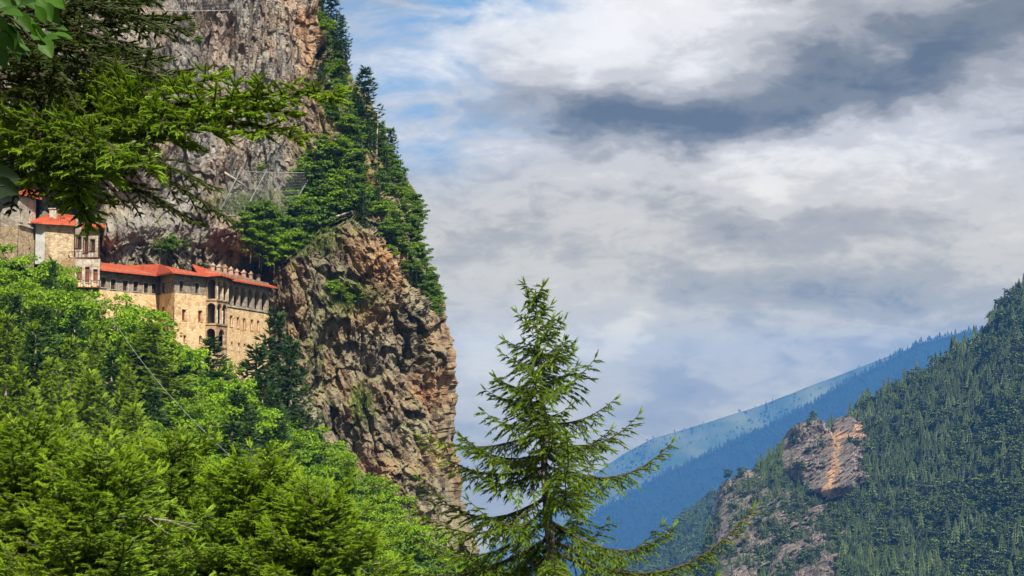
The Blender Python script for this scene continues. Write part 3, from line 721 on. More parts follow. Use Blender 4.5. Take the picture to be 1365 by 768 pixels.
ZV = Vector((0, 0, 1))
class Wall:
    """a straight vertical wall seen from outside: u runs left to right from p0 to p1"""
    def __init__(s, p0, p1):
        s.p0, s.p1 = Vector((p0[0], p0[1], 0)), Vector((p1[0], p1[1], 0))
        s.d = (s.p1 - s.p0); s.L = s.d.length; s.d.normalize(); s.n = Vector((s.d.y, -s.d.x, 0))
    def at(s, u, z, out=0.0): return s.p0 + s.d * u + s.n * out + ZV * z
    def skin(s, sh, u0, u1, z0, z1, holes, depth=0.4, m=0, out=0.0):
        """holes: (u0, u1, z0, z1, arched); wall face with true openings and reveals"""
        us = sorted({u0, u1, *[h[0] for h in holes], *[h[1] for h in holes]}); zs = sorted({z0, z1, *[h[2] for h in holes], *[h[3] for h in holes]})
        for a, b in zip(us, us[1:]):
            for c, e in zip(zs, zs[1:]):
                mu, mz = (a + b) / 2, (c + e) / 2
                if any(h[0] < mu < h[1] and h[2] < mz < h[3] for h in holes): continue
                sh.poly([s.at(a, c, out), s.at(b, c, out), s.at(b, e, out), s.at(a, e, out)], m)
        for h in holes:
            a, b, c, e, arch = h
            outline = [(a, c), (b, c)]
            if arch:
                r = (b - a) / 2; mid = (a + b) / 2; zc = e - r; n = 10
                arc = [(mid + r * math.cos(math.pi * k / n), zc + r * math.sin(math.pi * k / n)) for k in range(n + 1)]
                outline += arc
                for k in range(n):
                    (x1, y1), (x2, y2) = arc[k], arc[k + 1]
                    sh.poly([s.at(x1, y1, out), s.at(x1, e, out), s.at(x2, e, out), s.at(x2, y2, out)], m)
            else: outline += [(b, e), (a, e)]
            for (x1, y1), (x2, y2) in zip(outline, outline[1:] + outline[:1]):
                if abs(x1 - x2) + abs(y1 - y2) < 1e-6: continue
                sh.poly([s.at(x1, y1, out), s.at(x1, y1, out - depth), s.at(x2, y2, out - depth), s.at(x2, y2, out)], m)
    def window(s, parent, u, z, w, h, frame, pane, arch=False, depth=0.22, bars=True, fw=0.085, name='window'):
        """frame proud of the wall, glazed leaf set back in the opening"""
        sh = Shape(); a, b, c, e = u - w / 2, u + w / 2, z - h / 2, z + h / 2
        def bar(x0, x1, y0, y1, o0, o1): sh.box(s.at(x0, y0, o0), s.d * (x1 - x0), s.n * (o1 - o0), ZV * (y1 - y0))
        bar(a - fw, a, c, e, -0.05, 0.045); bar(b, b + fw, c, e, -0.05, 0.045)
        bar(a - fw, b + fw, e, e + fw, -0.05, 0.05); bar(a - fw - .05, b + fw + .05, c - fw, c, -0.05, 0.10)
        o = sh.build(name, frame, parent)
        q = Shape(); q.poly([s.at(a - .02, c - .02, -depth), s.at(b + .02, c - .02, -depth), s.at(b + .02, e + .02, -depth), s.at(a - .02, e + .02, -depth)], 0)
        if bars:
            q.box(s.at(u - 0.03, c, -depth + .004), s.d * 0.06, s.n * 0.04, ZV * h, 1); q.box(s.at(a, z - .03 + h * .12, -depth + .006), s.d * w, s.n * 0.03, ZV * 0.06, 1)
        q.build('pane', [pane, M_TIMBER], o)
        return o
def ray_x(px, d): return P(px, 400, d)[0]
def plan_step(p, px_to, direction):
    """walk from p along a plan direction until the picture column px_to is reached"""
    k = (px_to - 682.5) / FPX * (1.0)
    k = P(px_to, 420, 1.0)[0]
    dx, dy = direction
    t = (k * p[1] - p[0]) / (dx - k * dy)
    return (p[0] + dx * t, p[1] + dy * t)
def zat(py, d): return P(600, py, d)[2]

def roof_strip(parent, eave, z_e, back, z_b, name='roof', mats=None, gable=True, th=0.22):
    """tiled slope from an eave polyline to a back polyline, with fascia and soffit"""
    sh = Shape(); uv = []
    def q(pts, m, uvs=None):
        sh.poly(pts, m); uv.extend(uvs or [(0, 0)] * len(pts))
    s0 = 0.0
    E = [Vector((*p, z)) for p, z in zip(eave, z_e)]; B = [Vector((*p, z)) for p, z in zip(back, z_b)]
    dn = ZV * th
    for i in range(len(E) - 1):
        l = (E[i + 1] - E[i]).length; w = (B[i] - E[i]).length
        q([E[i], E[i + 1], B[i + 1], B[i]], 0, [(s0, 0), (s0 + l, 0), (s0 + l, w), (s0, w)])
        q([E[i] - dn, E[i + 1] - dn, E[i + 1], E[i]], 1)
        q([B[i] - dn, B[i + 1] - dn, E[i + 1] - dn, E[i] - dn], 2)
        q([B[i], B[i + 1], B[i + 1] - ZV * 3.0, B[i] - ZV * 3.0], 2)
        s0 += l
    for a, b in ((E[0], B[0]), (E[-1], B[-1])):
        q([a, b, b - dn, a - dn], 1)
    me = sh.mesh(name, mats or [M_TILES, M_TILES_EDGE, M_TIMBER])
    lay = me.uv_layers.new(name='UVMap'); lay.data.foreach_set('uv', np.array(uv, np.float32).reshape(-1))
    return link(name, me, parent)
M_TILES_EDGE = material('roof tile edge', lambda t: principled(t, t.ramp(t.noise(t.pos(), 2.5, 4), [(0.3, (0.30, 0.055, 0.025)), (0.7, (0.52, 0.12, 0.05))]), 0.85))

def build_monastery():
    D0 = 205.0
    A = (P(131, 420, D0)[0], D0)
    B = plan_step(A, 211.5, (.485, .875))          # inner corner
    C = plan_step(B, 232, (.518, -.855))           # corner of the bay
    Dd = plan_step(C, 274, (.40, .91))             # bay front ends at the loggia
    E = plan_step(Dd, 288.5, (.98, -.19))          # loggia outer corner
    F = plan_step(E, 303, (.19, .98))              # loggia front
    G0 = plan_step(F, 301.5, (-.98, .19))          # back to the gallery wall
    H = plan_step(G0, 358, (.20, .98))
    root = empty('monastery', (A[0], A[1], 2.0))
    def child(o): o.matrix_parent_inverse = root.matrix_world.inverted(); return o
    bpy.context.view_layer.update()
    root_inv = root.matrix_world.inverted()
    zc = zat(391.5, 212.0); zt = zat(362, 210.0); zb = 1.0
    zbandL = zat(389, 210.0)
    walls = [Wall(A, B), Wall(B, C), Wall(C, Dd)]
    ztL = zat(357, 207)
    class Split:
        def __init__(s): s.l = []
        def one(s): s.l.append(Shape()); return s.l[-1]
        def build(s, n, m, p): [q.build(n, m, p) for q in s.l]
    upper, lower = Split(), Split()
    W1, W2, W3 = walls
    wins = []
    def w_at(wall, px): # u on the wall for a picture column
        p = plan_step((wall.p0.x, wall.p0.y), px, (wall.d.x, wall.d.y)); return (Vector((p[0], p[1], 0)) - wall.p0).length
    def add(wall, px, py, w, h, frame, pane, lst, arch=False):
        u = w_at(wall, px); d = (wall.p0 + wall.d * u).y; z = zat(py, d); lst.append((u - w / 2, u + w / 2, z - h / 2, z + h / 2, arch)); wins.append((wall, u, z, w, h, frame, pane))
    up, lo = {0: [], 1: [], 2: []}, {0: [], 1: [], 2: []}
    for px, py in ((136.8, 376.5), (150, 379), (166.2, 381), (180, 382), (194, 384), (204.5, 385)): add(W1, px, py, 0.95, 1.35, M_PALE, M_DARK, up[0])
    add(W2, 217.3, 384, 1.15, 1.45, M_PALE, M_DARK, up[1])
    for px, py in ((241, 382), (262, 384.5)): add(W3, px, py, 0.95, 1.45, M_PALE, M_DARK, up[2])
    for px, py in ((181.5, 418), (205, 419)): add(W1, px, py, 0.85, 1.25, M_ORSTONE, M_RED, lo[0])
    add(W2, 218, 416.5, 0.95, 1.4, M_ORSTONE, M_RED, lo[1])
    for px, py in ((245, 420), (266.5, 421.5)): add(W3, px, py, 0.95, 1.45, M_ORSTONE, M_RED, lo[2])
    for px, py in ((246.6, 452), (267.3, 452.5)): add(W3, px, py, 0.65, 0.95, M_PALE, M_RED, lo[2])
    for i, w in enumerate(walls):
        w.skin(upper.one(), 0, w.L, zc, zt + 0.12, up[i]); w.skin(lower.one(), 0, w.L, zb, zc - 0.004, lo[i], out=0.05)
    # ledge where the two kinds of stone meet
    # loggia: three storeys of arches on two faces
    L1, L2 = Wall(Dd, E), Wall(E, F)
    lg = Shape()
    tiers = [(372.5, 398.5), (404, 431), (438, 461)]
    for L, n in ((L1, 1), (L2, 2)):
        holes = []
        for (pt, pb) in tiers:
            d = L.p0.y; zt_, zb_ = zat(pt, d), zat(pb, d); m = 0.16; wd = (L.L - m * (n + 1)) / n
            nn = 1 if (pt > 435 and n == 2) else n
            wd = (L.L - m * (nn + 1)) / nn
            if pt > 435 and n == 2: m = L.L * 0.22; wd = L.L - 2 * m
            for k in range(nn):
                u = m + k * (wd + m); holes.append((u, u + wd, zb_, zt_, True))
        L.skin(lg, 0, L.L, zb, zt + 0.5, holes, 0.3)
    lgw = lg
    # gallery with six arches
    GW = Wall(G0, H)
    holes_g, holes_l = [], []
    zs, ztop = [], []
    for k, px in enumerate((307.5, 315, 323.5, 333, 342.5, 352)):
        u = w_at(GW, px); d = (GW.p0 + GW.d * u).y
        zt_, zb_ = zat(381.2 + k * 1.35, d), zat(405.6 + k * 1.6, d)
        holes_g.append((u - 1.05, u + 1.05, zb_, zt_, True))
    zgb = min(h[2] for h in holes_g)
    holes_g = [(a, b, zgb, sorted(h[3] for h in holes_g)[3], True) for (a, b, _, _, _), h in zip(holes_g, holes_g)]
    GW.skin(upper.one(), 0, GW.L, zgb - 0.55, zt + 0.5, holes_g, 0.55)
    for px, py in ((308, 428.3), (317, 430.5), (325.3, 432), (335.4, 433.5), (344, 434.8)): add(GW, px, py, 0.95, 1.55, M_ORSTONE, M_RED, holes_l)
    for px, py in ((309.3, 461.5), (318.8, 463), (326, 463.5), (337, 464)): add(GW, px, py, 0.7, 1.1, M_PALE, M_RED, holes_l)
    GW.skin(lower.one(), 0, GW.L, zb, zgb - 0.554, holes_l, out=0.05)
    # end wall and back walls close the building
    back_off = 6.5
    endw = Wall(H, (H[0] - 5.5, H[1] + 3.0))
    endw.skin(upper.one(), 0, endw.L, zb, zt + 0.4, [])
    left = Wall((A[0] - 4.5, A[1] + 5.5), A); left.skin(upper.one(), 0, left.L, zb, zt + 0.1, [])
    upper.build('upper_wall', M_UPPER, root); lower.build('lower_wall', M_LOWER, root)
    lo_o = lgw.build('loggia', M_ARCH, root)
    # dark back wall and floors inside gallery and loggia
    inn = Shape()
    inn.box(GW.at(0.1, zgb - 0.3, -2.6), GW.d * (GW.L - .2), GW.n * 0.2, ZV * 4.0)
    inn.box(GW.at(0.0, zgb - 0.32, -2.6), GW.d * GW.L, GW.n * 2.58, ZV * 0.3)
    inn.build('gallery_room', M_PLASTER, root)
    for k in range(6):                               # doors and casements behind the gallery arches
        a, b = holes_g[k][:2]
        q = Shape(); q.box(GW.at(a + .75, zgb, -2.4), GW.d * 1.0, GW.n * 0.06, ZV * 1.9); q.build('door', M_TIMBER, root)
    rail = Shape(); rail.box(GW.at(-0.02, zgb - 0.34, -0.1), GW.d * (GW.L + .04), GW.n * 0.26, ZV * 0.22); rail.build('cornice', M_PALE, root)
    for (pt, pb) in tiers:
        lf = Shape(); z = zat(pb, E[1]); lf.box(L2.at(-0.12, z - 0.22, 0.12), L2.d * (L2.L + .2), L2.n * -2.2, ZV * 0.2); lf.build('loggia_floor', M_ARCH, lo_o)
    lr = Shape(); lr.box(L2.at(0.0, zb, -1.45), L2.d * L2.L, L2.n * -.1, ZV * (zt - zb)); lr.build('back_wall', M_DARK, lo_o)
    for (pt, pb) in tiers[:2]:
        for u in (0.05, L2.L / 2, L2.L - 0.05):
            lc = Shape(); z0, z1 = zat(pb, E[1]), zat(pt + 9, E[1]); lc.tube([L2.at(u, z0, .06), L2.at(u, z1, .06)], [0.13, 0.11], 8); lc.build('column', M_PALE, lo_o)
    for (wall, u, z, w, h, frame, pane) in wins:
        o_ = wall.window(root, u, z, w, h, frame, pane)
    # roof: eave line overhangs the walls; the back edge dies into the rock
    def off(p, w1, w2, o):
        n = (w1.n + w2.n); n = n / max(0.35, n.dot(w1.n)) if n.length > .2 else w1.n
        return (p[0] + n.x * o, p[1] + n.y * o)
    ov = 0.95
    ea = [(A[0] + W1.n.x * ov - W1.d.x * .5, A[1] + W1.n.y * ov - W1.d.y * .5), off(B, W1, W2, ov), off(C, W2, W3, ov), (Dd[0] + W3.n.x * ov, Dd[1] + W3.n.y * ov)]
    ze = [zat(358.5, ea[0][1]), zat(366.5, ea[1][1]), zat(362.5, ea[2][1]), zat(367, ea[3][1])]
    zm = sum(ze) / 4; ze = [zm * .5 + z * .5 for z in ze]
    bk = [(A[0] - 5.0, A[1] + 4.0), (B[0] - 5.5, B[1] + 3.5), (C[0] - 3.5, C[1] + 6.5), (Dd[0] - 6.5, Dd[1] + 4.0)]
    rf = roof_strip(root, ea, ze, bk, [z + 1.75 for z in ze])
    ea2 = [(Dd[0] + L1.n.x * ov - .6, Dd[1] + L1.n.y * ov), off(E, L1, L2, ov), (F[0] + L2.n.x * ov, F[1] + L2.n.y * ov + .9)]
    z2 = [zat(367.5, ea2[0][1]), zat(365.5, ea2[1][1]), zat(371, ea2[2][1])]
    roof_strip(root, ea2, z2, [(Dd[0] - 3, Dd[1] + 5), (E[0] - 4.6, E[1] + 5.5), (F[0] - 5, F[1] + 3)], [z + 2.0 for z in z2])
    ea3 = [(G0[0] + GW.n.x * ov, G0[1] + GW.n.y * ov), (H[0] + GW.n.x * ov + GW.d.x * 1.2, H[1] + GW.n.y * ov + GW.d.y * 1.2)]
    z3 = [zat(372.5, ea3[0][1]), zat(383, ea3[1][1])]
    bk3 = [(G0[0] - 5.2, G0[1] + 1.5), (H[0] - 5, H[1] + 1.5)]
    rf3 = roof_strip(root, ea3, z3, bk3, [z3[0] + 2.0, z3[1] + 2.0])
    # chimneys along the gallery roof
    for k, (px, py) in enumerate(((284, 354.5), (292, 356.5), (300.5, 357), (308, 360), (315.8, 362.5), (325, 364), (334.5, 366), (344.5, 368))):
        d = np.interp(px, [284, 345], [222, 243.0]); x, y, z = P(px, py, d)
        c = Shape(); w = 0.5 + 0.1 * (k % 2)
        c.box((x - w / 2, y - w / 2, z - 2.0), (w, 0, 0), (0, w, 0), (0, 0, 2.0)); c.box((x - w / 2 - .1, y - w / 2 - .1, z + .004), (w + .2, 0, 0), (0, w + .2, 0), (0, 0, 0.14))
        b = len(c.v); q = w / 2
        c.v += [(x - q, y - q, z + .15), (x + q, y - q, z + .15), (x + q, y + q, z + .15), (x - q, y + q, z + .15), (x, y, z + .55)]
        for f in ((0, 1, 4), (1, 2, 4), (2, 3, 4), (3, 0, 4)): c.f.append(tuple(b + i for i in f)); c.m.append(0)
        c.build('chimney', M_CHIM, rf3)
    for c in list(bpy.data.objects):
        if c.parent == root: c.matrix_parent_inverse = root_inv
    return tag(root, 'long stone monastery wing with orange tiled roof, shuttered windows and arched gallery', 'monastery')
build_monastery()

def build_upper_houses():
    # round-cornered stone tower at the frame's edge
    d = 206.0
    a = P(-14, 400, d); b = P(22, 400, d - 2.5); c = P(45, 400, d + 3.0)
    t = empty('stone_tower', (b[0], b[1], 0)); bpy.context.view_layer.update(); inv = t.matrix_world.inverted()
    w1, w2 = Wall(a[:2], b[:2]), Wall(b[:2], c[:2])
    zt, zb = zat(262, d), zat(356, d)
    sh, sp = Shape(), Shape(); holes = []
    zs = zat(303, d)
    ws = []
    for px, py, w, h in ((25, 287, 0.75, 1.75), (36.5, 289, 0.75, 1.65)):
        p = plan_step(b[:2], px, (w2.d.x, w2.d.y)); u = (Vector((*p, 0)) - w2.p0).length; z = zat(py, p[1])
        holes.append((u - w / 2, u + w / 2, z - h / 2, z + h / 2, False)); ws.append((u, z, w, h, M_PALE))
    w2.skin(sh, 0, w2.L, zs, zt, holes); w1.skin(sh, 0, w1.L, zs, zt, [])
    h2 = []
    for px, py, w, h in ((37, 335, 0.55, 1.0), (-2, 320, 0.5, 0.9)):
        if px > 0:
            p = plan_step(b[:2], px, (w2.d.x, w2.d.y)); u = (Vector((*p, 0)) - w2.p0).length; z = zat(py, p[1]); h2.append((u - w / 2, u + w / 2, z - h / 2, z + h / 2, True)); ws.append((u, z, w, h, M_RUIN))
    w2.skin(sp, 0, w2.L, zb, zs - .004, h2, out=0.04); w1.skin(sp, 0, w1.L, zb, zs - .004, [], out=0.04)
    e = Wall(c[:2], (c[0] - 2.5, c[1] + 6)); e.skin(sh, 0, e.L, zb, zt, [])
    sh.build('upper_wall', M_PALE, t); sp.build('lower_wall', M_RUIN, t)
    for u, z, w, h, f in ws: w2.window(t, u, z, w, h, f, M_DARK)
    bl = Shape(); bl.box(w2.at(0, zs - .02, 0.05), w2.d * w2.L, w2.n * 0.25, ZV * 0.18); bl.build('string_course', M_PALE, t)
    roof_strip(t, [(a[0] - .5, a[1] - .9), (b[0] + .2, b[1] - 1.0), (c[0] + .9, c[1] - .3)], [zt + .1] * 3, [(a[0] - 1, a[1] + 6), (b[0], b[1] + 7), (c[0] - 2, c[1] + 6)], [zt + 2.0] * 3)
    for o in kids(t): o.matrix_parent_inverse = inv
    tag(t, 'pale stone tower with paired windows at the far left under the bough', 'tower')

    # house with the short orange roof and a grey plaster strip
    d = 208.0
    a = P(45.5, 400, d)[:2]; b = P(58, 400, d - .3)[:2]; c = P(97, 400, d + 2.0)[:2]; e = P(131, 400, d + 1.0)[:2]
    t = empty('roofed_house', (b[0], b[1], 0)); bpy.context.view_layer.update(); inv = t.matrix_world.inverted()
    zt = zat(299, d); zb = zat(352, d)
    g = Shape(); Wall(a, b).skin(g, 0, Wall(a, b).L, zb, zt, []); g.build('plaster_wall', M_PLASTER, t)
    g = Shape(); w = Wall(b, c); w.skin(g, 0, w.L, zb, zt, []); g.build('stone_wall', M_RUIN, t)
    w = Wall(c, e); ztr = zat(301, d); g = Shape(); hs = []; wl = []
    for px, py, ww, hh, m in ((103, 323, .65, 1.5, M_DARK), (112.5, 327, .62, 2.0, M_RED), (121.5, 327, .62, 1.5, M_DARK)):
        p = plan_step(c, px, (w.d.x, w.d.y)); u = (Vector((*p, 0)) - w.p0).length; z = zat(py, p[1]); hs.append((u - ww / 2, u + ww / 2, z - hh / 2, z + hh / 2, False)); wl.append((u, z, ww, hh, m))
    w.skin(g, 0, w.L, zat(342, d), ztr, hs); g.build('front_wall', M_PALE, t)
    for u, z, ww, hh, m in wl: w.window(t, u, z, ww, hh, M_TIMBER, m, fw=0.1)
    g = Shape()
    for u in (0.05, w.L * .48, w.L - .12): g.box(w.at(u, zat(342, d), 0.01), w.d * .14, w.n * .08, ZV * (ztr - zat(342, d)))
    g.box(w.at(0, zat(318, d) + .6, 0.012), w.d * w.L, w.n * .07, ZV * .14); g.build('timber_frame', M_TIMBER, t)
    g = Shape(); g.box(w.at(-.3, zat(344, d), 0.9), w.d * (w.L + .5), w.n * -.9, ZV * .16)
    for k in range(9): g.box(w.at(-.2 + k * w.L / 8.2, zat(344, d) + .16, 0.85), w.d * .05, w.n * .05, ZV * .75)
    g.box(w.at(-.25, zat(344, d) + .9, 0.83), w.d * (w.L + .4), w.n * .09, ZV * .07); g.build('balcony', M_TIMBER, t)
    r = roof_strip(t, [(a[0] - .5, a[1] - .8), (b[0], b[1] - 1.0), (c[0] + .4, c[1] - .9)], [zat(296, d), zat(298, d), zat(297.5, d)], [(a[0], a[1] + 5), (b[0] + .4, b[1] + 5), (c[0] - 1.2, c[1] + 5)], [zat(279, d)] * 3)
    x, y, z = P(71.5, 281.5, d + 2.5); k = Shape(); k.box((x - .45, y - .4, z - 1.2), (.9, 0, 0), (0, .8, 0), (0, 0, 1.4)); k.box((x - .6, y - .5, z + .205), (1.2, 0, 0), (0, 1.0, 0), (0, 0, .15)); k.build('chimney', M_PALE, r)
    roof_strip(t, [(c[0] + 1.2, c[1] - .9), (e[0] + 1.0, e[1] - .9)], [zat(301, d), zat(302.5, d)], [(c[0] + .5, c[1] + 4), (e[0] - .4, e[1] + 4)], [zat(290, d), zat(293, d)])
    for o in kids(t): o.matrix_parent_inverse = inv
    tag(t, 'small house with sagging orange roof and one stubby chimney beside the tower', 'house')

    # tall narrow stair house against the end of the long wing
    d = 203.5
    a = P(80, 400, d + 2.5)[:2]; b = P(99, 400, d)[:2]; c = P(132, 400, d + 1.0)[:2]
    t = empty('gate_house', (b[0], b[1], 0)); bpy.context.view_layer.update(); inv = t.matrix_world.inverted()
    g = Shape(); w = Wall(a, b); w.skin(g, 0, w.L, zat(420, d), zat(343, d), []); g.build('side_wall', M_LOWER, t)
    g = Shape(); w = Wall(b, c); hs = []; wl = []
    for px, py, ww, hh in ((104.5, 365, .75, 1.7), (114, 366, .8, 2.0), (124.5, 366.5, .8, 1.5)):
        p = plan_step(b, px, (w.d.x, w.d.y)); u = (Vector((*p, 0)) - w.p0).length; z = zat(py, p[1]); hs.append((u - ww / 2, u + ww / 2, z - hh / 2, z + hh / 2, False)); wl.append((u, z, ww, hh))
    w.skin(g, 0, w.L, zat(383, d), zat(355, d), hs); g.build('front_wall', M_LOWER, t)
    for u, z, ww, hh in wl: w.window(t, u, z, ww, hh, M_PALE, M_RED, fw=.16)
    g = Shape(); w.skin(g, 0, w.L, zat(355, d) + .004, zat(345, d), [], out=.06); g.build('parapet', M_PALE, t)
    g = Shape(); w.skin(g, 0, w.L, zat(425, d), zat(383, d) - .004, [], out=.05); g.build('base_wall', M_RUIN, t)
    g = Shape()
    for u in (0.0, w.L * .33, w.L * .66, w.L - .25): g.box(w.at(u, zat(383, d), 0.012), w.d * .25, w.n * .16, ZV * (zat(345, d) - zat(383, d)))
    g.build('corner_post', M_PALE, t)
    g = Shape(); g.box(w.at(-.1, zat(384, d), 0.9), w.d * (w.L + .2), w.n * -.86, ZV * .14)
    for k in range(10): g.box(w.at(k * w.L / 9.3, zat(384, d) + .14, 0.86), w.d * .05, w.n * .05, ZV * .85)
    g.box(w.at(-.05, zat(384, d) + .95, 0.84), w.d * (w.L + .1), w.n * .09, ZV * .08)
    for u in (.4, w.L * .5, w.L - .4): g.tube([w.at(u, zat(394, d), .06), w.at(u, zat(384, d), .8)], .07, 5)
    g.build('balcony', M_TIMBER, t)
    rb = Wall((b[0], b[1]), (c[0], c[1])); g = Shape(); e2 = Wall(c, (c[0] - 1.0, c[1] + 5)); e2.skin(g, 0, e2.L, zat(425, d), zat(345, d), []); g.poly([(b[0], b[1], zat(345, d)), (c[0], c[1], zat(345, d)), (c[0] - 1, c[1] + 5, zat(345, d)), (a[0], a[1] + 4, zat(345, d)), (a[0], a[1], zat(345, d))]); g.build('back_wall', M_RUIN, t)
    for o in kids(t): o.matrix_parent_inverse = inv
    tag(t, 'narrow gatehouse with red windows between white posts and a wooden balcony', 'gatehouse')
build_upper_houses()

# ------------------------------------------------------------------ shrubs and trees on the cliff
def inside(poly, x, y):
    c = False; n = len(poly)
    for i in range(n):
        (x1, y1), (x2, y2) = poly[i], poly[i - 1]
        if (y1 > y) != (y2 > y) and x < (x2 - x1) * (y - y1) / (y2 - y1) + x1: c = not c
    return c
def scatter(poly, n, gap, rng):
    xs, ys = [p[0] for p in poly], [p[1] for p in poly]; out = []
    for _ in range(n * 60):
        x, y = rng.uniform(min(xs), max(xs)), rng.uniform(min(ys), max(ys))
        if inside(poly, x, y) and all((x - a) ** 2 + (y - b) ** 2 > gap * gap for a, b in out): out.append((x, y))
        if len(out) >= n: break
    return out
RS = random.Random(77)
def shrub(px, py, h, label, group, kinds=None, wide=1.25):
    q = on_cliff(px, py); k = RS.choice(kinds or K_SHRUB)
    return k.place((q.x, q.y - 0.2, q.z - 0.25 * h), h, RS.uniform(0, 6.28), wide, label, 'shrub', group, parts=True)
V_STRIP = [(418, 20), (436, 60), (452, 110), (478, 165), (505, 215), (530, 250), (538, 300), (548, 350), (572, 385), (583, 412), (568, 405), (535, 365), (505, 315), (486, 262), (462, 215), (436, 160), (422, 110), (414, 60)]
V_MASS = [(415, 205), (470, 215), (490, 275), (466, 284), (430, 300), (402, 330), (388, 285), (405, 250)]
V_LOW = [(318, 300), (350, 292), (395, 310), (400, 335), (372, 356), (335, 352), (316, 335)]
for x, y in scatter([q for q in V_STRIP], 78, 8.0, RS): (x, y) in () or (470 < x < 512 and 195 < y < 245) or shrub(x, y, RS.uniform(1.8, 4.0), 'green shrub on the steep wooded shoulder of the cliff', 'shrubs on the wooded shoulder')
V_RIM = [(500, 175), (522, 205), (545, 248), (553, 300), (562, 342), (584, 386), (592, 420), (576, 412), (552, 372), (538, 320), (524, 255)]
for x, y in scatter(V_RIM, 46, 7.5, RS): shrub(x, y, RS.uniform(2.0, 3.8), 'shrub along the outer rim of the cliff against the sky', 'shrubs along the cliff rim')
for x, y in scatter(V_MASS, 42, 8.0, RS): shrub(x, y, RS.uniform(2.6, 5.2), 'dense shrub in the green hollow above the brown crag', 'shrubs in the hollow above the crag')
for x, y in scatter(V_LOW, 26, 8.0, RS): shrub(x, y, RS.uniform(2.6, 5.0), 'dark bush on the ledge behind the arched gallery roof', 'bushes on the ledge behind the gallery')
for x, y in ((455, 392), (470, 388), (463, 402), (447, 384), (478, 400), (440, 392)): shrub(x, y, RS.uniform(1.5, 2.6), 'low olive bush on the middle of the brown crag', 'bushes on the crag face', [K_SHRUB[2]])
for x, y in ((584, 395), (588, 412), (579, 404), (574, 420), (590, 425)): shrub(x, y, RS.uniform(1.6, 2.6), 'bright bush at the outer rim of the crag', 'bushes at the crag rim')
for x, y in ((218, 340), (228, 330), (240, 336), (206, 342)): shrub(x, y, RS.uniform(1.5, 3.2), 'small bush at the cliff foot above the long roof', 'bushes above the long roof')
for x, y in ((256, 38), (300, 92), (262, 60), (345, 230), (360, 262)): shrub(x, y, RS.uniform(1.0, 1.6), 'tiny tuft rooted in a crack of the grey rock face', 'tufts on the grey face', [K_SHRUB[2]])
def cliff_spruce(px, top, base, label, group=None, wide=1.0, kinds=None):
    q = on_cliff(px, base); z = HORIZ - top
    h = (base - top) / FPX * q.y * 1.02
    return RS.choice(kinds or K_SPR_SMALL).place((q.x, q.y, q.z - 0.1 * h), h * 1.08, RS.uniform(0, 6.28), wide, label, 'spruce', group)
cliff_spruce(434, -14, 62, 'tall dark spruce at the cliff top touching the upper frame edge', None, 1.5)
cliff_spruce(446, 22, 82, 'dark spruce just below the cliff top, right of the tallest one', None, 1.35)
cliff_spruce(423, -30, 40, 'dark spruce on the brink of the bare grey face')
cliff_spruce(486, 88, 190, 'tall lone spruce on the shoulder standing clear of the sky', None, 1.5)
cliff_spruce(522, 170, 232, 'slim spruce on the skyline below the tall lone one', None, 1.2)
cliff_spruce(541, 226, 262, 'smallest skyline spruce, above the overhanging red rock', None, 0.9)
for x, t, b in ((456, 120, 165), (470, 150, 205), (496, 165, 225), (452, 58, 105), (508, 200, 250), (478, 128, 178), (500, 236, 280), (520, 280, 330), (440, 200, 250), (430, 225, 275), (464, 235, 285), (486, 250, 300), (545, 330, 375), (420, 60, 110)):
    cliff_spruce(x, t, b, 'young dark spruce among the shrubs of the wooded shoulder', 'young spruces on the shoulder', 1.1)
# bleached dead trunk
q = on_cliff(504, 222); x, y, z = P(504, 150, q.y - 1)
g = Shape(); g.tube([(q.x, q.y - 1, q.z - 1), (q.x + .05, q.y - 1, (q.z + z) / 2), (x, y, z)], [0.2, 0.15, 0.06], 6)
for k in range(6): g.tube([(x, y, z - 1 - k * .8), (x + math.cos(k * 2.1) * .7, y + math.sin(k * 2.1) * .7, z - 1.1 - k * .8)], [.04, .015], 4)
tag(g.build('dead_tree', M_DEAD, smooth=True), 'thin bleached dead tree trunk among the shoulder shrubs', 'dead tree')

# grass hanging on the ledges: nobody could count it
def grass():
    rng = np.random.default_rng(3); v = []
    areas = [(330, 275, 40, 12, 260), (400, 290, 20, 14, 160), (370, 340, 30, 12, 260), (430, 330, 20, 16, 160), (215, 334, 12, 8, 140), (480, 540, 12, 24, 160), (462, 400, 26, 18, 220), (300, 285, 26, 6, 120), (360, 298, 40, 8, 140), (425, 120, 10, 60, 140), (420, 488, 20, 40, 60)]
    for cx, cy, rx, ry, n in areas:
        for _ in range(n):
            px, py = cx + rng.normal() * rx * .6, cy + rng.normal() * ry * .6
            q = np.array(on_cliff(px, py)); q[1] -= 0.05
            for k in range(5):
                a = rng.uniform(0, 6.28); l = rng.uniform(.35, .8); dx = np.array((math.cos(a), math.sin(a), 0)) * .05
                tip = q + (rng.normal() * .25, -abs(rng.normal()) * .3, l)
                b = q + rng.normal(size=3) * .15
                v += [b - dx, b + dx, tip]
    v = np.array(v, np.float32)
    tag(link('grass', mesh_np('grass', v, np.arange(len(v)).reshape(-1, 3), M_GRASS, dict(fresh=rng.random(len(v))))), 'tufted grass growing on the cliff ledges', 'grass', kind='stuff')
grass()

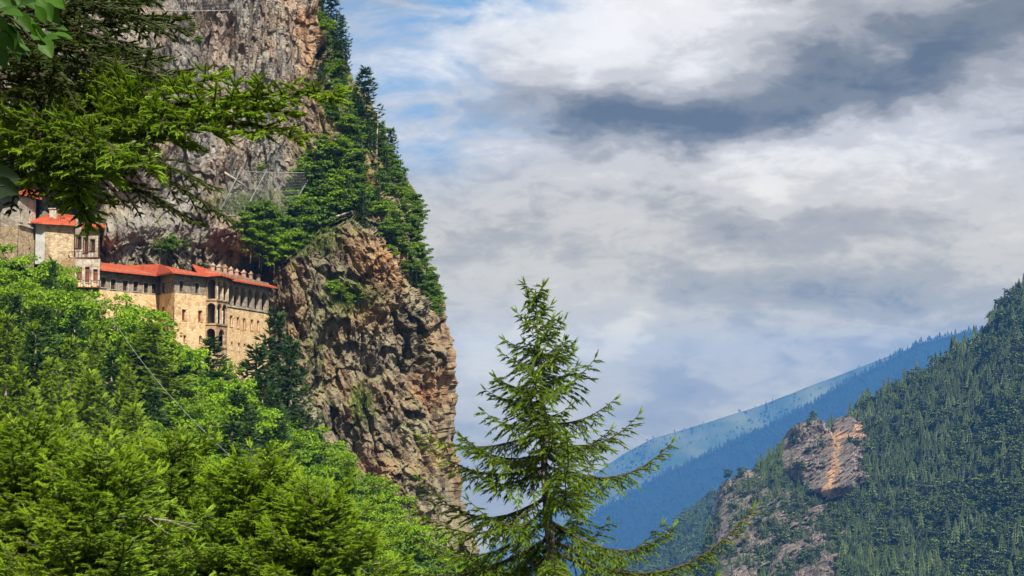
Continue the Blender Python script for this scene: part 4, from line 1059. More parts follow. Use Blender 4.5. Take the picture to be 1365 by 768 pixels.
# ------------------------------------------------------------------ rockfall nets
def net(name, corners, rows, cols, sag, label, posts=True):
    """corners: four world points, top-left, top-right, bottom-right, bottom-left"""
    a, b, c, d = map(Vector, corners); r = empty(name, a); bpy.context.view_layer.update(); inv = r.matrix_world.inverted()
    def pt(u, v):
        q = a.lerp(b, u).lerp(d.lerp(c, u), v); return q + Vector((0, -1.2, -sag)) * (math.sin(u * math.pi) * (0.5 + 0.5 * math.sin(v * math.pi)))
    g = Shape()
    for i in range(rows + 1): g.tube([pt(k / 12, i / rows) for k in range(13)], 0.013, 3, cap=False)
    for i in range(cols + 1): g.tube([pt(i / cols, k / 6) for k in range(7)], 0.013, 3, cap=False)
    g.build('netting', M_WIRE, r)
    g = Shape()
    for v in (0, 1): g.tube([pt(k / 12, v) for k in range(13)], 0.07, 5)
    g.build('rope', M_WIRE, r)
    if posts:
        for u in posts: 
            g = Shape(); g.tube([pt(u, 1) + Vector((0, .6, -.3)), pt(u, 0) + Vector((0, 0, .15))], 0.06, 6); g.build('post', M_WIRE, r)
    for o in kids(r): o.matrix_parent_inverse = inv
    tag(r, label, 'net')
def cp(px, py, out=1.2):
    q = on_cliff(px, py); return (q.x, q.y - out, q.z)
net('rockfall_net', [cp(322, 232, 2.6), cp(420, 236, 2.6), cp(385, 286, 1.6), cp(286, 292, 1.6)], 14, 34, 0.5, 'grey rockfall net slung between posts above the gallery roof', (0.02, 0.35, 0.98))
net('rockfall_net', [cp(176, -20, 2), cp(345, -22, 2), cp(306, 24, 1.6), cp(200, 20, 1.6)], 10, 36, 0.5, 'grey rockfall net pinned high on the bare face at the upper frame edge', (0.98,))
for i, (p, q, lab) in enumerate((((372, 322), (404, 306), 'bleached log wedged on the ledge behind the gallery'), ((425, 300), (468, 284), 'bleached log lying along the top of the brown crag'), ((432, 292), (462, 288), 'shorter bleached log just above the crag top log'), ((300, 232), (338, 262), 'long bleached log leaning in the net above the roof'))):
    a, b = Vector(cp(*p, .5)), Vector(cp(*q, .5)); g = Shape(); g.tube([a, a.lerp(b, .5) + Vector((0, 0, .15)), b], [.22, .18, .1], 7)
    tag(g.build('fallen_log', M_DEAD, smooth=True), lab, 'log')

# ------------------------------------------------------------------ trees of the near slope, far ones first
G_DK = 'dark spruces on the slope'; G_BR = 'bright broadleaf trees on the slope'
SLOPE = [  # kind, px, top row, depth, label, group, width
 ('D', 70, 346, 186, 'thin dark spruce spire in front of the stone house', None, .75),
 ('D', 281, 452, 200, 'dark spruce with a broad tip below the arched loggia', None, 1.9),
 ('D', 368, 414, 214, 'tall dark spruce against the rock at the end of the gallery', None, 1.7),
 ('D', 342, 462, 206, 'dark spruce left of the one at the gallery end', None, 1.9),
 ('D', 388, 452, 205, 'dark spruce leaning on the crag, right of the gallery end', None, 1.5),
 ('M', 205, 430, 178, 'mid green spruce with a feathery tip below the warm bay wall', None, 1.6),
 ('M', 130, 448, 165, 'mid green spruce under the gatehouse balcony', None, 1.1),
 ('B', 212, 414, 190, 'bright broadleaf tree rising to the bay corner', None, 1.0),
 ('B', 152, 392, 194, 'bright broadleaf tree at the left end of the long wall', None, 1.0),
 ('B', 110, 398, 190, 'bright broadleaf tree under the gatehouse', None, .9),
 ('B', 78, 352, 197, 'small bright tree against the stone wall of the roofed house', None, .55),
 ('B', 98, 374, 198, 'small bright tree leaning on the gatehouse corner', None, .5),
 ('B', 40, 346, 192, 'bright broadleaf tree at the tower foot', None, 1.0),
 ('B', 8, 325, 190, 'bright broadleaf tree at the left frame edge below the tower', None, 1.0),
 ('B', 306, 478, 203, 'bright bushy tree between the two dark spruces below the gallery', None, .8),
 ('B', 245, 466, 196, 'bright broadleaf tree below the small square windows', None, .9),
]
FILL = [('D', 100, 418, 172), ('D', 20, 395, 160), ('D', 236, 470, 190), ('D', 182, 462, 178), ('D', 48, 440, 140), ('D', 128, 505, 140), ('B', 176, 428, 184), ('B', 75, 385, 184), ('B', 25, 372, 178), ('B', 245, 500, 180), ('B', 290, 505, 184), ('B', 320, 528, 186), ('B', 355, 560, 196), ('B', 392, 558, 205), ('B', 418, 584, 208),
        ('B', 440, 588, 212), ('B', 452, 606, 206), ('B', 480, 625, 208), ('B', 500, 646, 210), ('B', 522, 668, 210), ('B', 548, 690, 212), ('B', 570, 712, 214), ('B', 400, 620, 190), ('B', 430, 640, 188), ('B', 470, 668, 190), ('B', 510, 704, 190),
        ('B', 360, 610, 178), ('B', 300, 568, 168), ('B', 262, 540, 166), ('B', 330, 600, 166), ('B', 395, 660, 172), ('B', 440, 690, 174), ('B', 480, 720, 176), ('B', 540, 736, 186), ('B', 340, 640, 150), ('B', 290, 610, 150), ('B', 230, 560, 152),
        ('M', 96, 452, 158), ('M', 42, 432, 150), ('M', 170, 490, 152), ('M', 10, 420, 140), ('M', 70, 478, 134), ('M', 120, 500, 130), ('M', 25, 490, 118), ('M', 178, 540, 126), ('M', 240, 575, 132), ('M', 215, 600, 112), ('M', 85, 540, 104), ('M', 150, 575, 100), ('M', 20, 560, 94), ('M', 280, 632, 118),
        ('D', 365, 520, 190), ('D', 338, 545, 182), ('D', 372, 560, 186), ('D', 310, 560, 160), ('D', 318, 520, 176), ('D', 60, 410, 166), ('D', 150, 470, 160), ('D', 262, 488, 188), ('D', 205, 520, 160), ('D', 372, 610, 160), ('D', 350, 500, 198)]
KMAP = {'D': K_SPR_DARK, 'M': K_SPR_MID, 'B': K_BROAD, 'G': K_BROAD_DEEP}
FLAB = {'D': ('dark spruce in the crowded wood on the slope', G_DK), 'M': ('mid green spruce in the crowded lower left wood', 'mid green spruces in the lower wood'), 'B': ('bright green broadleaf tree in the crowded slope wood', G_BR), 'G': ('deep green broadleaf tree at the crag foot', 'deep green trees at the crag foot')}
for i, (k, px, py, d, lab, grp, wd) in enumerate(SLOPE):
    slope_tree(KMAP[k][i % len(KMAP[k])], px, py, d, lab, grp, wd)
for i, (k, px, py, d) in enumerate(FILL):
    slope_tree(KMAP[k][i % len(KMAP[k])], px, py, d, FLAB[k][0], FLAB[k][1], RT.uniform(.9, 1.2) * (1.4 if k == 'D' else 1))
for px, py, d in ((590, 732, 232), (620, 736, 236), (650, 742, 240), (605, 752, 222), (640, 760, 224), (680, 752, 244), (575, 748, 206)):
    slope_tree(RT.choice(K_BROAD_DEEP), px, py, d, *FLAB['G'], 1.1)

# ------------------------------------------------------------------ centre spruce, close
def hero_tree(px, top, d, H, R, seed, label, zmin=0.0, mat=None, lean=0.0, **kw):
    x, y, z = P(px, top, d)
    sh, limb = spruce_geo(seed, H, R, zmin, **kw)
    r = empty('spruce_tree', (x + H * math.sin(lean), y, z - H)); r.rotation_euler = (0, -lean, 0)
    link('crown', shoots_mesh('spruce_crown_near', sh, T_FINE, mat or M_SPRUCE), r)
    lm = limbs_mesh('spruce_limbs', limb, M_TWIG, None, 4); link('limbs', lm, r)
    s = Shape(); s.tube([(0, 0, -2), (0.03, 0, H * .3), (-0.04, .02, H * .6), (0.02, 0, H * .85), (0, 0, H - .1)], [H * .016, H * .0125, H * .0085, H * .004, .008], 10); s.build('trunk', M_BARK, r, True)
    return tag(r, label, 'spruce')
hero_tree(713, 385, 42, 12.6, 8.6, 101, 'large near spruce standing alone before the sky, its open boughs drooping', 2.8, gap=0.50, nb=5, twig_gap=0.095, twig_len=1.0, shoot=0.22, width=0.050, fresh=0.78, hang=1.35, power=1.02, top_gap=0.3, sparse=0.80, twist=1, lean=0.06)

# ------------------------------------------------------------------ young spruces at the lower left
for i, (px, top, d, H, R, lab) in enumerate(((40, 606, 25, 7, 3.4, 'yellow green young spruce in the lower left corner'), (135, 636, 23, 7, 3.3, 'yellow green young spruce second from the lower left corner'), (235, 622, 28, 8, 3.6, 'yellow green young spruce with the highest tip of the lower row'),
        (335, 640, 25, 7, 3.2, 'yellow green young spruce below the cable'), (425, 676, 24, 6.5, 2.9, 'yellow green young spruce at the right end of the lower row'))):
    hero_tree(px, top, d, H, R, 120 + i, lab, H * 0.5, gap=0.2, nb=8, twig_gap=0.085, twig_len=0.55, shoot=0.16, width=0.042, fresh=1.0, hang=0.2, power=0.6, top_gap=0.12, rtop=0.06)

# ------------------------------------------------------------------ spruce beside the viewer: trunk on the frame's left edge, boughs across the corner
def near_spruce():
    d = 11.0
    bx, by, _ = P(-29, 500, d)
    r = empty('spruce_tree', (bx, by, -4.0)); bpy.context.view_layer.update(); inv = r.matrix_world.inverted()
    s = Shape(); s.tube([(bx, by, -5.5), (bx + .02, by, -2), (bx, by, 1.0), (bx - .02, by + .02, 4.5), (bx, by, 9)], [.17, .135, .125, .10, .05], 14); s.build('trunk', M_BARK, r, True)
    rng = random.Random(9)
    def path(pts):
        q = [Vector(P(*p)) for p in pts]
        def f(t):
            k = t * (len(q) - 1); i = min(int(k), len(q) - 2); g = k - i
            return q[i].lerp(q[i + 1], g)
        return f, sum((q[i + 1] - q[i]).length for i in range(len(q) - 1))
    def run(specs, mat, fresh, name, **kw):
        sh, limb = [], []
        for pts in specs:
            f, L = path(pts); a = dict(twig_gap=.10, twig_len=.62, shoot=.085, width=.022, hang=.45, bare=.05, r0=.022); a.update(kw)
            bough(sh, limb, rng, None, f, L, a['twig_gap'], a['twig_len'], a['shoot'], a['width'], fresh, a['hang'], a['bare'], True, a['r0'], a.get('wild', 0.25))
        link(name, shoots_mesh(name, sh, T_FINE, mat), r); link('limbs', limbs_mesh('near_limbs', limb, M_TWIG, None, 5), r)
    run([[(-14, 40, 11), (60, 20, 11.6), (150, 10, 12), (245, 38, 12.2)], [(-14, 90, 11), (90, 95, 11.6), (180, 102, 12), (232, 118, 12.3)],
         [(-14, 5, 11), (60, -25, 11.8), (130, -20, 12.4), (200, 0, 12.8)], [(-14, 130, 11.2), (50, 115, 12), (120, 120, 12.6), (190, 140, 13)],
         [(-14, 170, 11.4), (30, 160, 12), (80, 170, 12.4)], [(-14, 20, 10.8), (60, 35, 11), (130, 48, 11.2), (200, 82, 11.4)], [(-14, 120, 10.9), (70, 140, 11.2), (130, 160, 11.4), (190, 200, 11.6)], [(-14, 200, 10.9), (40, 190, 11.2), (80, 200, 11.4)], [(-14, 240, 11), (20, 230, 11.2), (50, 245, 11.4)], [(-14, 75, 10.8), (40, 70, 10.9), (90, 85, 11), (150, 84, 11.2)], [(-14, 105, 10.2), (50, 100, 10.1), (110, 112, 10.1), (180, 118, 10.2)], [(-14, 30, 10.4), (50, 10, 10.4), (120, 5, 10.5), (200, 30, 10.6)], [(-14, 55, 10.2), (60, 60, 10.1), (140, 78, 10.1), (215, 100, 10.3)], [(-14, 135, 10.3), (30, 130, 10.2), (75, 140, 10.1)], [(-14, 60, 11.2), (50, 55, 12), (110, 60, 12.6), (190, 72, 13)], [(-14, 190, 11.4), (40, 205, 12), (90, 235, 12.4)]],
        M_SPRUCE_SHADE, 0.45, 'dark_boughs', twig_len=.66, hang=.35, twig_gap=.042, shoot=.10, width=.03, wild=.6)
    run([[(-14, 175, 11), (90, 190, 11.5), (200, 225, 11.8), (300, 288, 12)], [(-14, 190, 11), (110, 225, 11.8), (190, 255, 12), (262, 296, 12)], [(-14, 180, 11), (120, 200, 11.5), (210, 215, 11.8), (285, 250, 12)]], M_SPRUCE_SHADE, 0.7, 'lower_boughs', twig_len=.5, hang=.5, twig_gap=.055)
    run([[(-14, 165, 11), (120, 150, 10.2), (250, 135, 9.6), (360, 125, 9.3), (445, 122, 9.1)], [(-14, 175, 11), (100, 165, 10.2), (220, 158, 9.7), (330, 165, 9.4), (400, 182, 9.2)],
         [(-14, 160, 11), (80, 165, 10.3), (170, 175, 9.9), (250, 190, 9.6)], [(-14, 190, 11), (50, 180, 10), (110, 185, 9.6), (160, 205, 9.4)],
         [(-14, 185, 11), (60, 190, 10.1), (110, 205, 9.7), (150, 240, 9.5)], [(-14, 180, 11), (40, 200, 10.3), (90, 225, 10), (110, 262, 9.8)], [(-14, 195, 11), (60, 210, 10.3), (105, 245, 10), (120, 300, 9.9)], [(-14, 195, 11), (40, 215, 10.4), (75, 240, 10.1), (92, 268, 10)],
         [(-14, 160, 11), (140, 140, 10.3), (220, 118, 9.9), (290, 104, 9.7)], [(-14, 165, 11), (160, 145, 10.0), (290, 140, 9.5), (385, 150, 9.2)], [(-14, 170, 11), (120, 160, 10), (215, 160, 9.6), (300, 178, 9.3)], [(-14, 185, 11), (70, 175, 9.9), (140, 190, 9.5), (200, 222, 9.3)]],
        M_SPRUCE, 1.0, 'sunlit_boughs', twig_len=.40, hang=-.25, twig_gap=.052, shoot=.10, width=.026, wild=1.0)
    # higher boughs of the same tree, unseen above the frame, added to shade it
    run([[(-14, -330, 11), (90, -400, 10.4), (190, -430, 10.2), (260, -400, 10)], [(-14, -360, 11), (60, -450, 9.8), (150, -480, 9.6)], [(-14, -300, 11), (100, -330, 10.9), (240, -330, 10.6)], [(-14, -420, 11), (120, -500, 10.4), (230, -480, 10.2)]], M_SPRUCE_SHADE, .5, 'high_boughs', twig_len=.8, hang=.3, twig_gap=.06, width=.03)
    for o in kids(r): o.matrix_parent_inverse = inv
    tag(r, 'nearest spruce, its trunk on the left frame edge and boughs across the upper corner', 'spruce')
near_spruce()

# ------------------------------------------------------------------ broad-leaved twig in the top left corner, very close
def leafy_twig(name, spine, leaves, label, seed, mat=None):
    """spine and leaves given as world points"""
    rng = random.Random(seed)
    r = empty(name, spine[0]); bpy.context.view_layer.update(); inv = r.matrix_world.inverted()
    s = Shape(); s.tube(spine, [0.006 - .004 * i / (len(spine) - 1) for i in range(len(spine))], 6)
    V, F, FR = [], [], []
    for (p, dvec, L, nrm) in leaves:
        p = Vector(p); dvec = Vector(dvec).normalized(); nrm = Vector(nrm); side = dvec.cross(nrm).normalized(); nrm = side.cross(dvec).normalized()
        b = len(V); nu, nv = 12, 6; fr = rng.uniform(.25, 1)
        for i in range(nu + 1):
            t = i / nu; w = 0.36 * L * math.sin(math.pi * min(1, t * 0.98 + 0.02)) ** 0.75 * (1.15 - 0.5 * t) * (1 + 0.05 * math.sin(i * 2.6))
            for j in range(nv + 1):
                u = j / nv * 2 - 1
                V.append(p + dvec * (t * L) + side * (u * w) + nrm * (-abs(u) ** 1.3 * w * -0.30 - 0.16 * L * t * t + 0.012 * L * math.sin(t * 26) * abs(u))); FR.append(fr + rng.uniform(-.05, .05))
        for i in range(nu):
            for j in range(nv):
                k = b + i * (nv + 1) + j; F.append((k, k + 1, k + nv + 2, k + nv + 1))
    s.build('twig', M_TWIG, r, True)
    link('foliage', mesh_np('broad_leaves', np.array([tuple(v) for v in V]), np.array(F), mat or M_LEAF_BIG, dict(fresh=np.clip(FR, 0, 1)), smooth=True), r)
    for o in kids(r): o.matrix_parent_inverse = inv
    return tag(r, label, 'leafy branch')
D4 = 3.6
rl = random.Random(4)
lv = []
for k in range(46):
    px, py = rl.uniform(-20, 66), rl.uniform(-20, 74)
    if px > 20 and py > 74 - px * .3: continue
    lv.append((P(px, py, D4 + rl.uniform(-.2, .2)), (rl.uniform(.2, 1), rl.uniform(-.5, .5), rl.uniform(-1, .1)), rl.uniform(.04, .065), (rl.uniform(-.6, .4), -rl.uniform(.2, 1), rl.uniform(.2, 1))))
leafy_twig('leafy_branch', [Vector(P(-70, -40, D4)), Vector(P(-20, 0, D4)), Vector(P(20, 28, D4)), Vector(P(58, 68, D4))], lv, 'bright broad leaves on a twig in the top left corner', 3)
lv = [(P(-10, 240, 3.0), (.8, .2, -.45), .055, (0.1, -1.0, -.15)), (P(-16, 232, 3.0), (.9, .2, -.1), .06, (.1, -1, -.1)), (P(-16, 255, 3.05), (.9, .1, .1), .05, (-.1, -1, -.2))]
leafy_twig('leafy_branch', [Vector(P(-90, 200, 3.0)), Vector(P(-40, 228, 3.0)), Vector(P(-8, 244, 3.0))], lv, 'dark broad leaves poking in at the left edge in front of the tower', 5, M_LEAF_SHADE)

# ------------------------------------------------------------------ cable and dead branch
a, b = Vector(P(134, 400, 196)), Vector(P(520, 790, 60)); g = Shape()
pts = [a.lerp(b, k / 24) - ZV * (2.0 * math.sin(math.pi * k / 24)) for k in range(25)]
g.tube(pts, [0.030 - 0.018 * k / 24 for k in range(25)], 5)
tag(g.build('cable', M_WIRE), 'pale taut cable running down across the green slope wood', 'cable')
g = Shape(); g.tube([P(128, 692, 23.2), P(180, 688, 22.6), P(225, 694, 22.5), P(268, 700, 23.0)], [.020, .018, .014, .008], 6)
for p, q in (((196, 690), (224, 712)), ((222, 694), (258, 706))): g.tube([P(*p, 22.5), P(*q, 22.3)], [.009, .004], 5)
tag(g.build('dead_branch', M_BARK, smooth=True), 'bare grey dead branch lying among the lower young spruces', 'branch')

# ------------------------------------------------------------------ crags and forest of the far hill
CRAGS, RIM = [], []
from mathutils.kdtree import KDTree
HFLAT = HILL.reshape(-1, 3); HKD = KDTree(len(HFLAT))
for k_, q_ in enumerate(HFLAT): HKD.insert((682.5 + FPX * q_[0] / q_[1], HORIZ - FPX * q_[2] / q_[1], 0), k_)
HKD.balance()
def hill_depth(px, py): return HFLAT[HKD.find((px, py, 0))[1], 1]
def crag(name, outline_top, bottom, d, bulge, label, seed, orange=None, lean=0.15, amp=9, cat='rock', moss=0.5):
    """outline_top: (px, py) left to right; rock from that line down to row 'bottom', thick and rounded"""
    nc, nr, nb = 110, 110, 16
    xs = [p[0] for p in outline_top]
    u = np.linspace(0, 1, nc); px = xs[0] + u * (xs[-1] - xs[0]); top = np.interp(px, xs, [p[1] for p in outline_top])
    v = np.linspace(0, 1, nr)[:, None]
    bt = np.interp(px, [p[0] for p in bottom], [p[1] for p in bottom])
    py = top[None] * (1 - v) + bt[None] * v; PX = px[None] + 0 * v
    edge = np.minimum(1, np.minimum(u, 1 - u) * 6)[None] ** 0.6 * np.minimum(1, v * 7 + .3) ** 0.6 * np.minimum(1, (1 - v) * 3 + .3) ** .6
    hd = np.array([hill_depth(a, b) for a, b in zip(PX.ravel(), py.ravel())]).reshape(PX.shape)
    for _ in range(6): hd[1:-1, 1:-1] = (hd[1:-1, 1:-1] * 2 + hd[:-2, 1:-1] + hd[2:, 1:-1] + hd[1:-1, :-2] + hd[1:-1, 2:]) / 6
    D = hd + 5 - (bulge + 5) * edge
    p = P_np(PX, py, D)
    bk = P_np(PX[:1], py[:1], D[:1] + 0.0); rows = [bk + np.array([0, k * bulge * 0.16, -k * k * bulge * 0.006]) for k in range(nb, 0, -1)]
    G = np.concatenate([np.concatenate(rows, 0), p], 0)
    n = fbm(G / (16, 16, 34), 5, seed, .6, True) * amp * 1.3 + fbm(G / (5, 5, 12), 4, seed + 3, .6, True) * amp * .45
    f1, f2, cid, tl = worley(G / (6, 6, 13), seed); n += (cid - .5) * amp * .5 + tl * amp * .6
    G = G + np.array([.35, -.8, .3]) * n[..., None]
    of = np.zeros(G.shape[:2]); 
    if orange: of[nb:] = np.clip(sum(np.exp(-((PX - (cx + sl * (py - cy))) / rx) ** 2 - ((py - cy) / ry) ** 4) for cx, cy, rx, ry, sl in orange), 0, 1)
    ms = np.clip(fbm(G / 16.0, 4, seed + 9) * 3.0 + moss - .3, 0, 1)
    ms = ms * (1 - of)
    CRAGS.append((G[nb:], ms[nb:]))
    for fx in np.linspace(0, 1, 26):
        for a, b in ((px[0] + fx * (px[-1] - px[0]), None), (px[0] - 3, fx), (px[-1] + 3, fx)):
            yb = np.interp(a, px, bt) + 3 if b is None else np.interp(a, px, top) + b * (np.interp(a, px, bt) - np.interp(a, px, top))
            RIM.append((a, yb))
    tag(link(name, mesh_np(name, G, grid_faces(*G.shape[:2]), M_CRAG, dict(orange=of, moss=ms))), label, cat)
HD = 0.65
crag('rock_crag', [(1038, 640), (1040, 606), (1043, 590), (1048, 585), (1052, 574), (1060, 567), (1068, 566), (1076, 561), (1086, 562), (1093, 567), (1099, 574), (1104, 583), (1108, 585), (1109, 567), (1113, 560), (1119, 557), (1130, 559), (1135, 566), (1143, 568), (1147, 575), (1149, 590), (1148, 640)],
     [(1038, 630), (1062, 645), (1100, 668), (1130, 660), (1149, 645)], 1960 * HD, 44, 'twin headed pinkish crag with an orange scar on the hillside', 41, [(1106, 622, 5, 42, -.12), (1098, 650, 5, 18, -.3), (1122, 584, 22, 3.5, 0.0), (1141, 573, 8, 4, 0)], moss=.12)
crag('rock_crag', [(940, 790), (944, 752), (946, 720), (950, 704), (956, 690), (958, 672), (962, 652), (967, 640), (973, 646), (978, 636), (985, 632), (996, 630), (1008, 634), (1016, 646), (1012, 670), (998, 688), (1000, 706), (996, 726), (1004, 770)], [(940, 830), (1004, 830)], 1730 * HD, 26, 'pale broken crag at the low left nose of the hillside', 43, None, moss=.62)
crag('rock_crag', [(1014, 800), (1022, 752), (1030, 738), (1036, 718), (1044, 712), (1052, 716), (1060, 700), (1070, 702), (1078, 692), (1090, 698), (1096, 716), (1100, 702), (1110, 700), (1118, 696), (1124, 704), (1120, 730), (1112, 752), (1106, 800)], [(1014, 840), (1106, 840)], 1600 * HD, 26, 'long streaked crag below the twin headed one at the frame bottom', 47, None, moss=.52)
crag('rock_spur', [(978, 668), (990, 646), (1004, 636), (1022, 634), (1036, 644), (1052, 662), (1072, 668), (1092, 672), (1108, 676), (1124, 688)], [(978, 770), (1040, 745), (1124, 715)], 0, 20, 'overgrown rocky spur joining the crags, half hidden by scrub', 45, None, moss=.92)
crag('rock_outcrop', [(1308, 470), (1312, 460), (1318, 457), (1324, 461), (1328, 470)], [(1306, 476), (1329, 476)], 1955 * HD, 8, 'small pale outcrop high on the right hillside', 51, None, amp=3, moss=.3)
crag('rock_outcrop', [(1334, 424), (1338, 408), (1344, 402), (1350, 398), (1356, 402), (1354, 424)], [(1334, 434), (1354, 434)], 1985 * HD, 10, 'rocky outcrop on the crest near the right frame edge', 53, None, amp=3, moss=.4)
crag('rock_outcrop', [(1127, 678), (1132, 669), (1139, 664), (1145, 667), (1147, 678)], [(1126, 684), (1148, 684)], 1780 * HD, 8, 'small rock patch below and right of the twin headed crag', 57, None, amp=3, moss=.3)

def far_spruce_template(seed, layers=7, spikes=9):
    r = random.Random(seed); v = []; f = []; fr = []
    for k in range(layers):
        z0 = 0.06 + 0.86 * k / layers; z1 = z0 + 0.26; rad = 0.20 * (1 - k / (layers + .6)) + 0.012
        b = len(v); v.append((r.uniform(-.01, .01), r.uniform(-.01, .01), min(z1, 1.0))); fr.append(.45)
        for i in range(spikes * 2):
            a = math.pi * i / spikes + k * .7; q = rad * (r.uniform(.85, 1.25) if i % 2 == 0 else r.uniform(.45, .65)); v.append((math.cos(a) * q, math.sin(a) * q, z0 + (0 if i % 2 == 0 else .05) + r.uniform(-.012, .012))); fr.append(1.0 if i % 2 == 0 else .1)
        for i in range(spikes * 2): f.append((b, b + 1 + i, b + 1 + (i + 1) % (spikes * 2)))
    return np.array(v, np.float32), np.array(f, np.int32), np.array(fr, np.float32)
def far_round_template(seed, n=90):
    rng = np.random.default_rng(seed)
    c = rng.normal(size=(14, 3)) * (.15, .15, .17) + (0, 0, .5)
    v, f, fr = leaf_cloud(rng, c, np.full(14, .2), n // 8, .17, .8)
    return v, np.concatenate([f[:, [0, 1, 2]], f[:, [0, 2, 3]]]), fr
FT = [far_spruce_template(s) for s in (1, 2, 3)]; FR_ = [far_round_template(s) for s in (4, 5)]
def forest(name, spots, mat, label, templates, rng):
    """spots: x, y, z, height, template index"""
    V, F, A, n0 = [], [], [], 0
    spots = np.array(spots)
    for ti, (tv, tf, tr) in enumerate(templates):
        q = spots[spots[:, 4] == ti]
        if not len(q): continue
        an = rng.uniform(0, 6.28, len(q)); c, s = np.cos(an), np.sin(an); wd = q[:, 3] * rng.uniform(.75, 1.6, len(q))
        x = tv[None, :, 0] * c[:, None] - tv[None, :, 1] * s[:, None]; y = tv[None, :, 0] * s[:, None] + tv[None, :, 1] * c[:, None]
        v = np.stack([x * wd[:, None] + q[:, 0:1], y * wd[:, None] + q[:, 1:2], tv[None, :, 2] * q[:, 3:4] + q[:, 2:3]], -1)
        F.append((tf[None] + (np.arange(len(q)) * len(tv))[:, None, None] + n0).reshape(-1, 3)); V.append(v.reshape(-1, 3)); n0 += v.shape[0] * v.shape[1]
        A.append(np.clip(tr[None] * rng.uniform(.1, 1.0, (len(q), 1)) * (1.0 if ti < 3 else 1.9), 0, 1.6).reshape(-1))
    return tag(link(name, mesh_np(name, np.concatenate(V), np.concatenate(F), mat, dict(fresh=np.concatenate(A)))), label, 'forest', kind='stuff')
def hill_points(G, n, rng, lo=0.0, hi=1.0):
    r, c = G.shape[:2]; v = lo + (hi - lo) * rng.random(n); i = v * (r - 1); j = rng.random(n) * (c - 1)
    return G[np.clip(i.round().astype(int), 0, r - 1), np.clip(j.round().astype(int), 0, c - 1)] + rng.normal(size=(n, 3)) * (1.6, 1.6, 0)
def proj(q): return 682.5 + FPX * q[:, 0] / q[:, 1], HORIZ - FPX * q[:, 2] / q[:, 1]
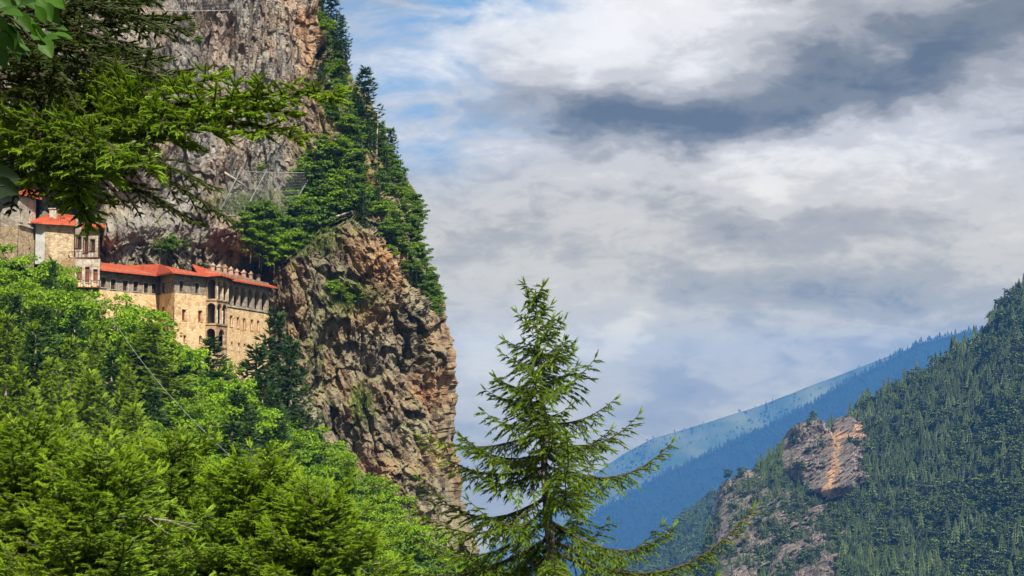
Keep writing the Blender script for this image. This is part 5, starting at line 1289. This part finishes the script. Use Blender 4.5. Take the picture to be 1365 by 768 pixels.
def build_forests():
    rng = np.random.default_rng(8)
    q = hill_points(HILL, 11000, rng, 0.0, 0.95)
    px, py = proj(q)
    bare = np.zeros(len(q), bool)
    for cx, cy, rx, ry in ((1075, 606, 32, 42), (1128, 602, 24, 42), (990, 645, 22, 13), (970, 715, 22, 50), (1062, 745, 34, 40), (1108, 728, 14, 24), (1317, 466, 9, 8), (1137, 674, 9, 7), (1344, 415, 7, 12)):
        bare |= ((px - cx) / rx) ** 2 + ((py - cy) / ry) ** 2 < 1
    keep = (px > 900) & (px < 1400) & (py < 800) & ~bare
    q, px, py = q[keep], px[keep], py[keep]
    rd = fbm(np.stack([px / 60, py / 60, 0 * px], -1), 3, 3) + .25 * sstep(1180, 1365, px) * sstep(520, 640, py)
    broad = rd + rng.normal(size=len(q)) * .14 > 0.06
    h = np.where(broad, rng.uniform(5, 11, len(q)), 5 + 11 * rng.random(len(q)) ** 1.5)
    ti = np.where(broad, 3 + rng.integers(0, 2, len(q)), rng.integers(0, 3, len(q)))
    # trees rooted on the crags' ledges
    # the conifers that show largest: crest and lower front, each its own object
    order = np.argsort(-(h / q[:, 1]) * 1000 - (py < np.interp(px, [940, 1120, 1200, 1300, 1365], [720, 560, 505, 448, 385]) + 14) * 6 )
    solo = [k for k in order if not broad[k]][:170]
    mes = [mesh_np('hill_conifer', v, f, M_FAR, dict(fresh=fr)) for v, f, fr in FT]
    for k in solo:
        o = link('conifer_tree', mes[ti[k]], None, (q[k, 0], q[k, 1], q[k, 2] - 1)); o.scale = (h[k] * 1.1, h[k] * 1.1, h[k] + 1); o.rotation_euler = (0, 0, rng.uniform(0, 6.28))
        tag(o, 'dark conifer of the thick forest covering the right hillside', 'conifer', 'conifers of the right hillside')
    rest = np.ones(len(q), bool); rest[solo] = False
    sp = np.column_stack([q[:, :2], q[:, 2] - 1, h, ti])[rest]
    rim = np.array([HFLAT[HKD.find((a + rng.normal() * 4, b + rng.normal() * 4, 0))[1]] for a, b in RIM]); rim[:, 1] -= 9
    sp = np.concatenate([sp, np.column_stack([rim[:, :2], rim[:, 2] - 1, rng.uniform(6, 13, len(rim)), rng.integers(0, 5, len(rim))])])
    for G, ms in CRAGS:                              # scrub and small conifers rooted on the mossy ledges of the crags
        ii, jj = np.nonzero(ms > 0.5)
        if len(ii) < 20: continue
        pick = rng.choice(len(ii), min(len(ii), int(len(ii) * .05) + 8), replace=False)
        pt = G[ii[pick], jj[pick]]
        sp = np.concatenate([sp, np.column_stack([pt, rng.uniform(3, 8.5, len(pt)), rng.integers(0, 5, len(pt))])])
    forest('hillside_forest', sp, M_FAR, 'dense mixed forest covering the right hillside', FT + FR_, rng)
    q = hill_points(NEAR, 5000, rng, 0, .9)
    forest('lower_forest', np.column_stack([q, rng.uniform(10, 18, len(q)), rng.integers(0, 5, len(q))]), M_FAR, 'hazy forest on the low hill in the valley', FT + FR_, rng)
    q = np.concatenate([hill_points(BLUE, 9000, rng, 0, .8), hill_points(BLUE, 900, rng, 0, .02)])
    px, py = proj(q); k = (px > 560) & (px < 1400); q = q[k]
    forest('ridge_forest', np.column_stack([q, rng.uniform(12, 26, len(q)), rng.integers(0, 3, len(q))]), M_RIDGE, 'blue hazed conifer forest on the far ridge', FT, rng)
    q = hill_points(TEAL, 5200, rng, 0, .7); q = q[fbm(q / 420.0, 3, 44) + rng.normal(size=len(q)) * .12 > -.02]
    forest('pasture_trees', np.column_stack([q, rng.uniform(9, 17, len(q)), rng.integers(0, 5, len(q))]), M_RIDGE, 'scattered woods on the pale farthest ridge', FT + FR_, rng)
build_forests()

# ------------------------------------------------------------------ haze
def build_haze():
    g = Shape(); g.box((-3100, -320, -1260), (6200, 0, 0), (0, 9920, 0), (0, 0, 1260 + 372))
    m = bpy.data.materials.new('valley haze'); m.use_nodes = True; t = NT(m.node_tree); t.n.clear()
    out = t.new('ShaderNodeOutputMaterial'); v = t.new('ShaderNodeVolumePrincipled')
    v.inputs['Color'].default_value = HAZE_COLOR + (1,); v.inputs['Density'].default_value = HAZE_DENSITY; v.inputs['Anisotropy'].default_value = 0.0
    t.l.new(v.outputs[0], out.inputs['Volume'])
    tag(g.build('haze', m), 'thin blue haze filling the valley air', 'haze', kind='stuff')
HAZE_COLOR, HAZE_DENSITY = (0.10, 0.36, 0.95), 0.00009
build_haze()
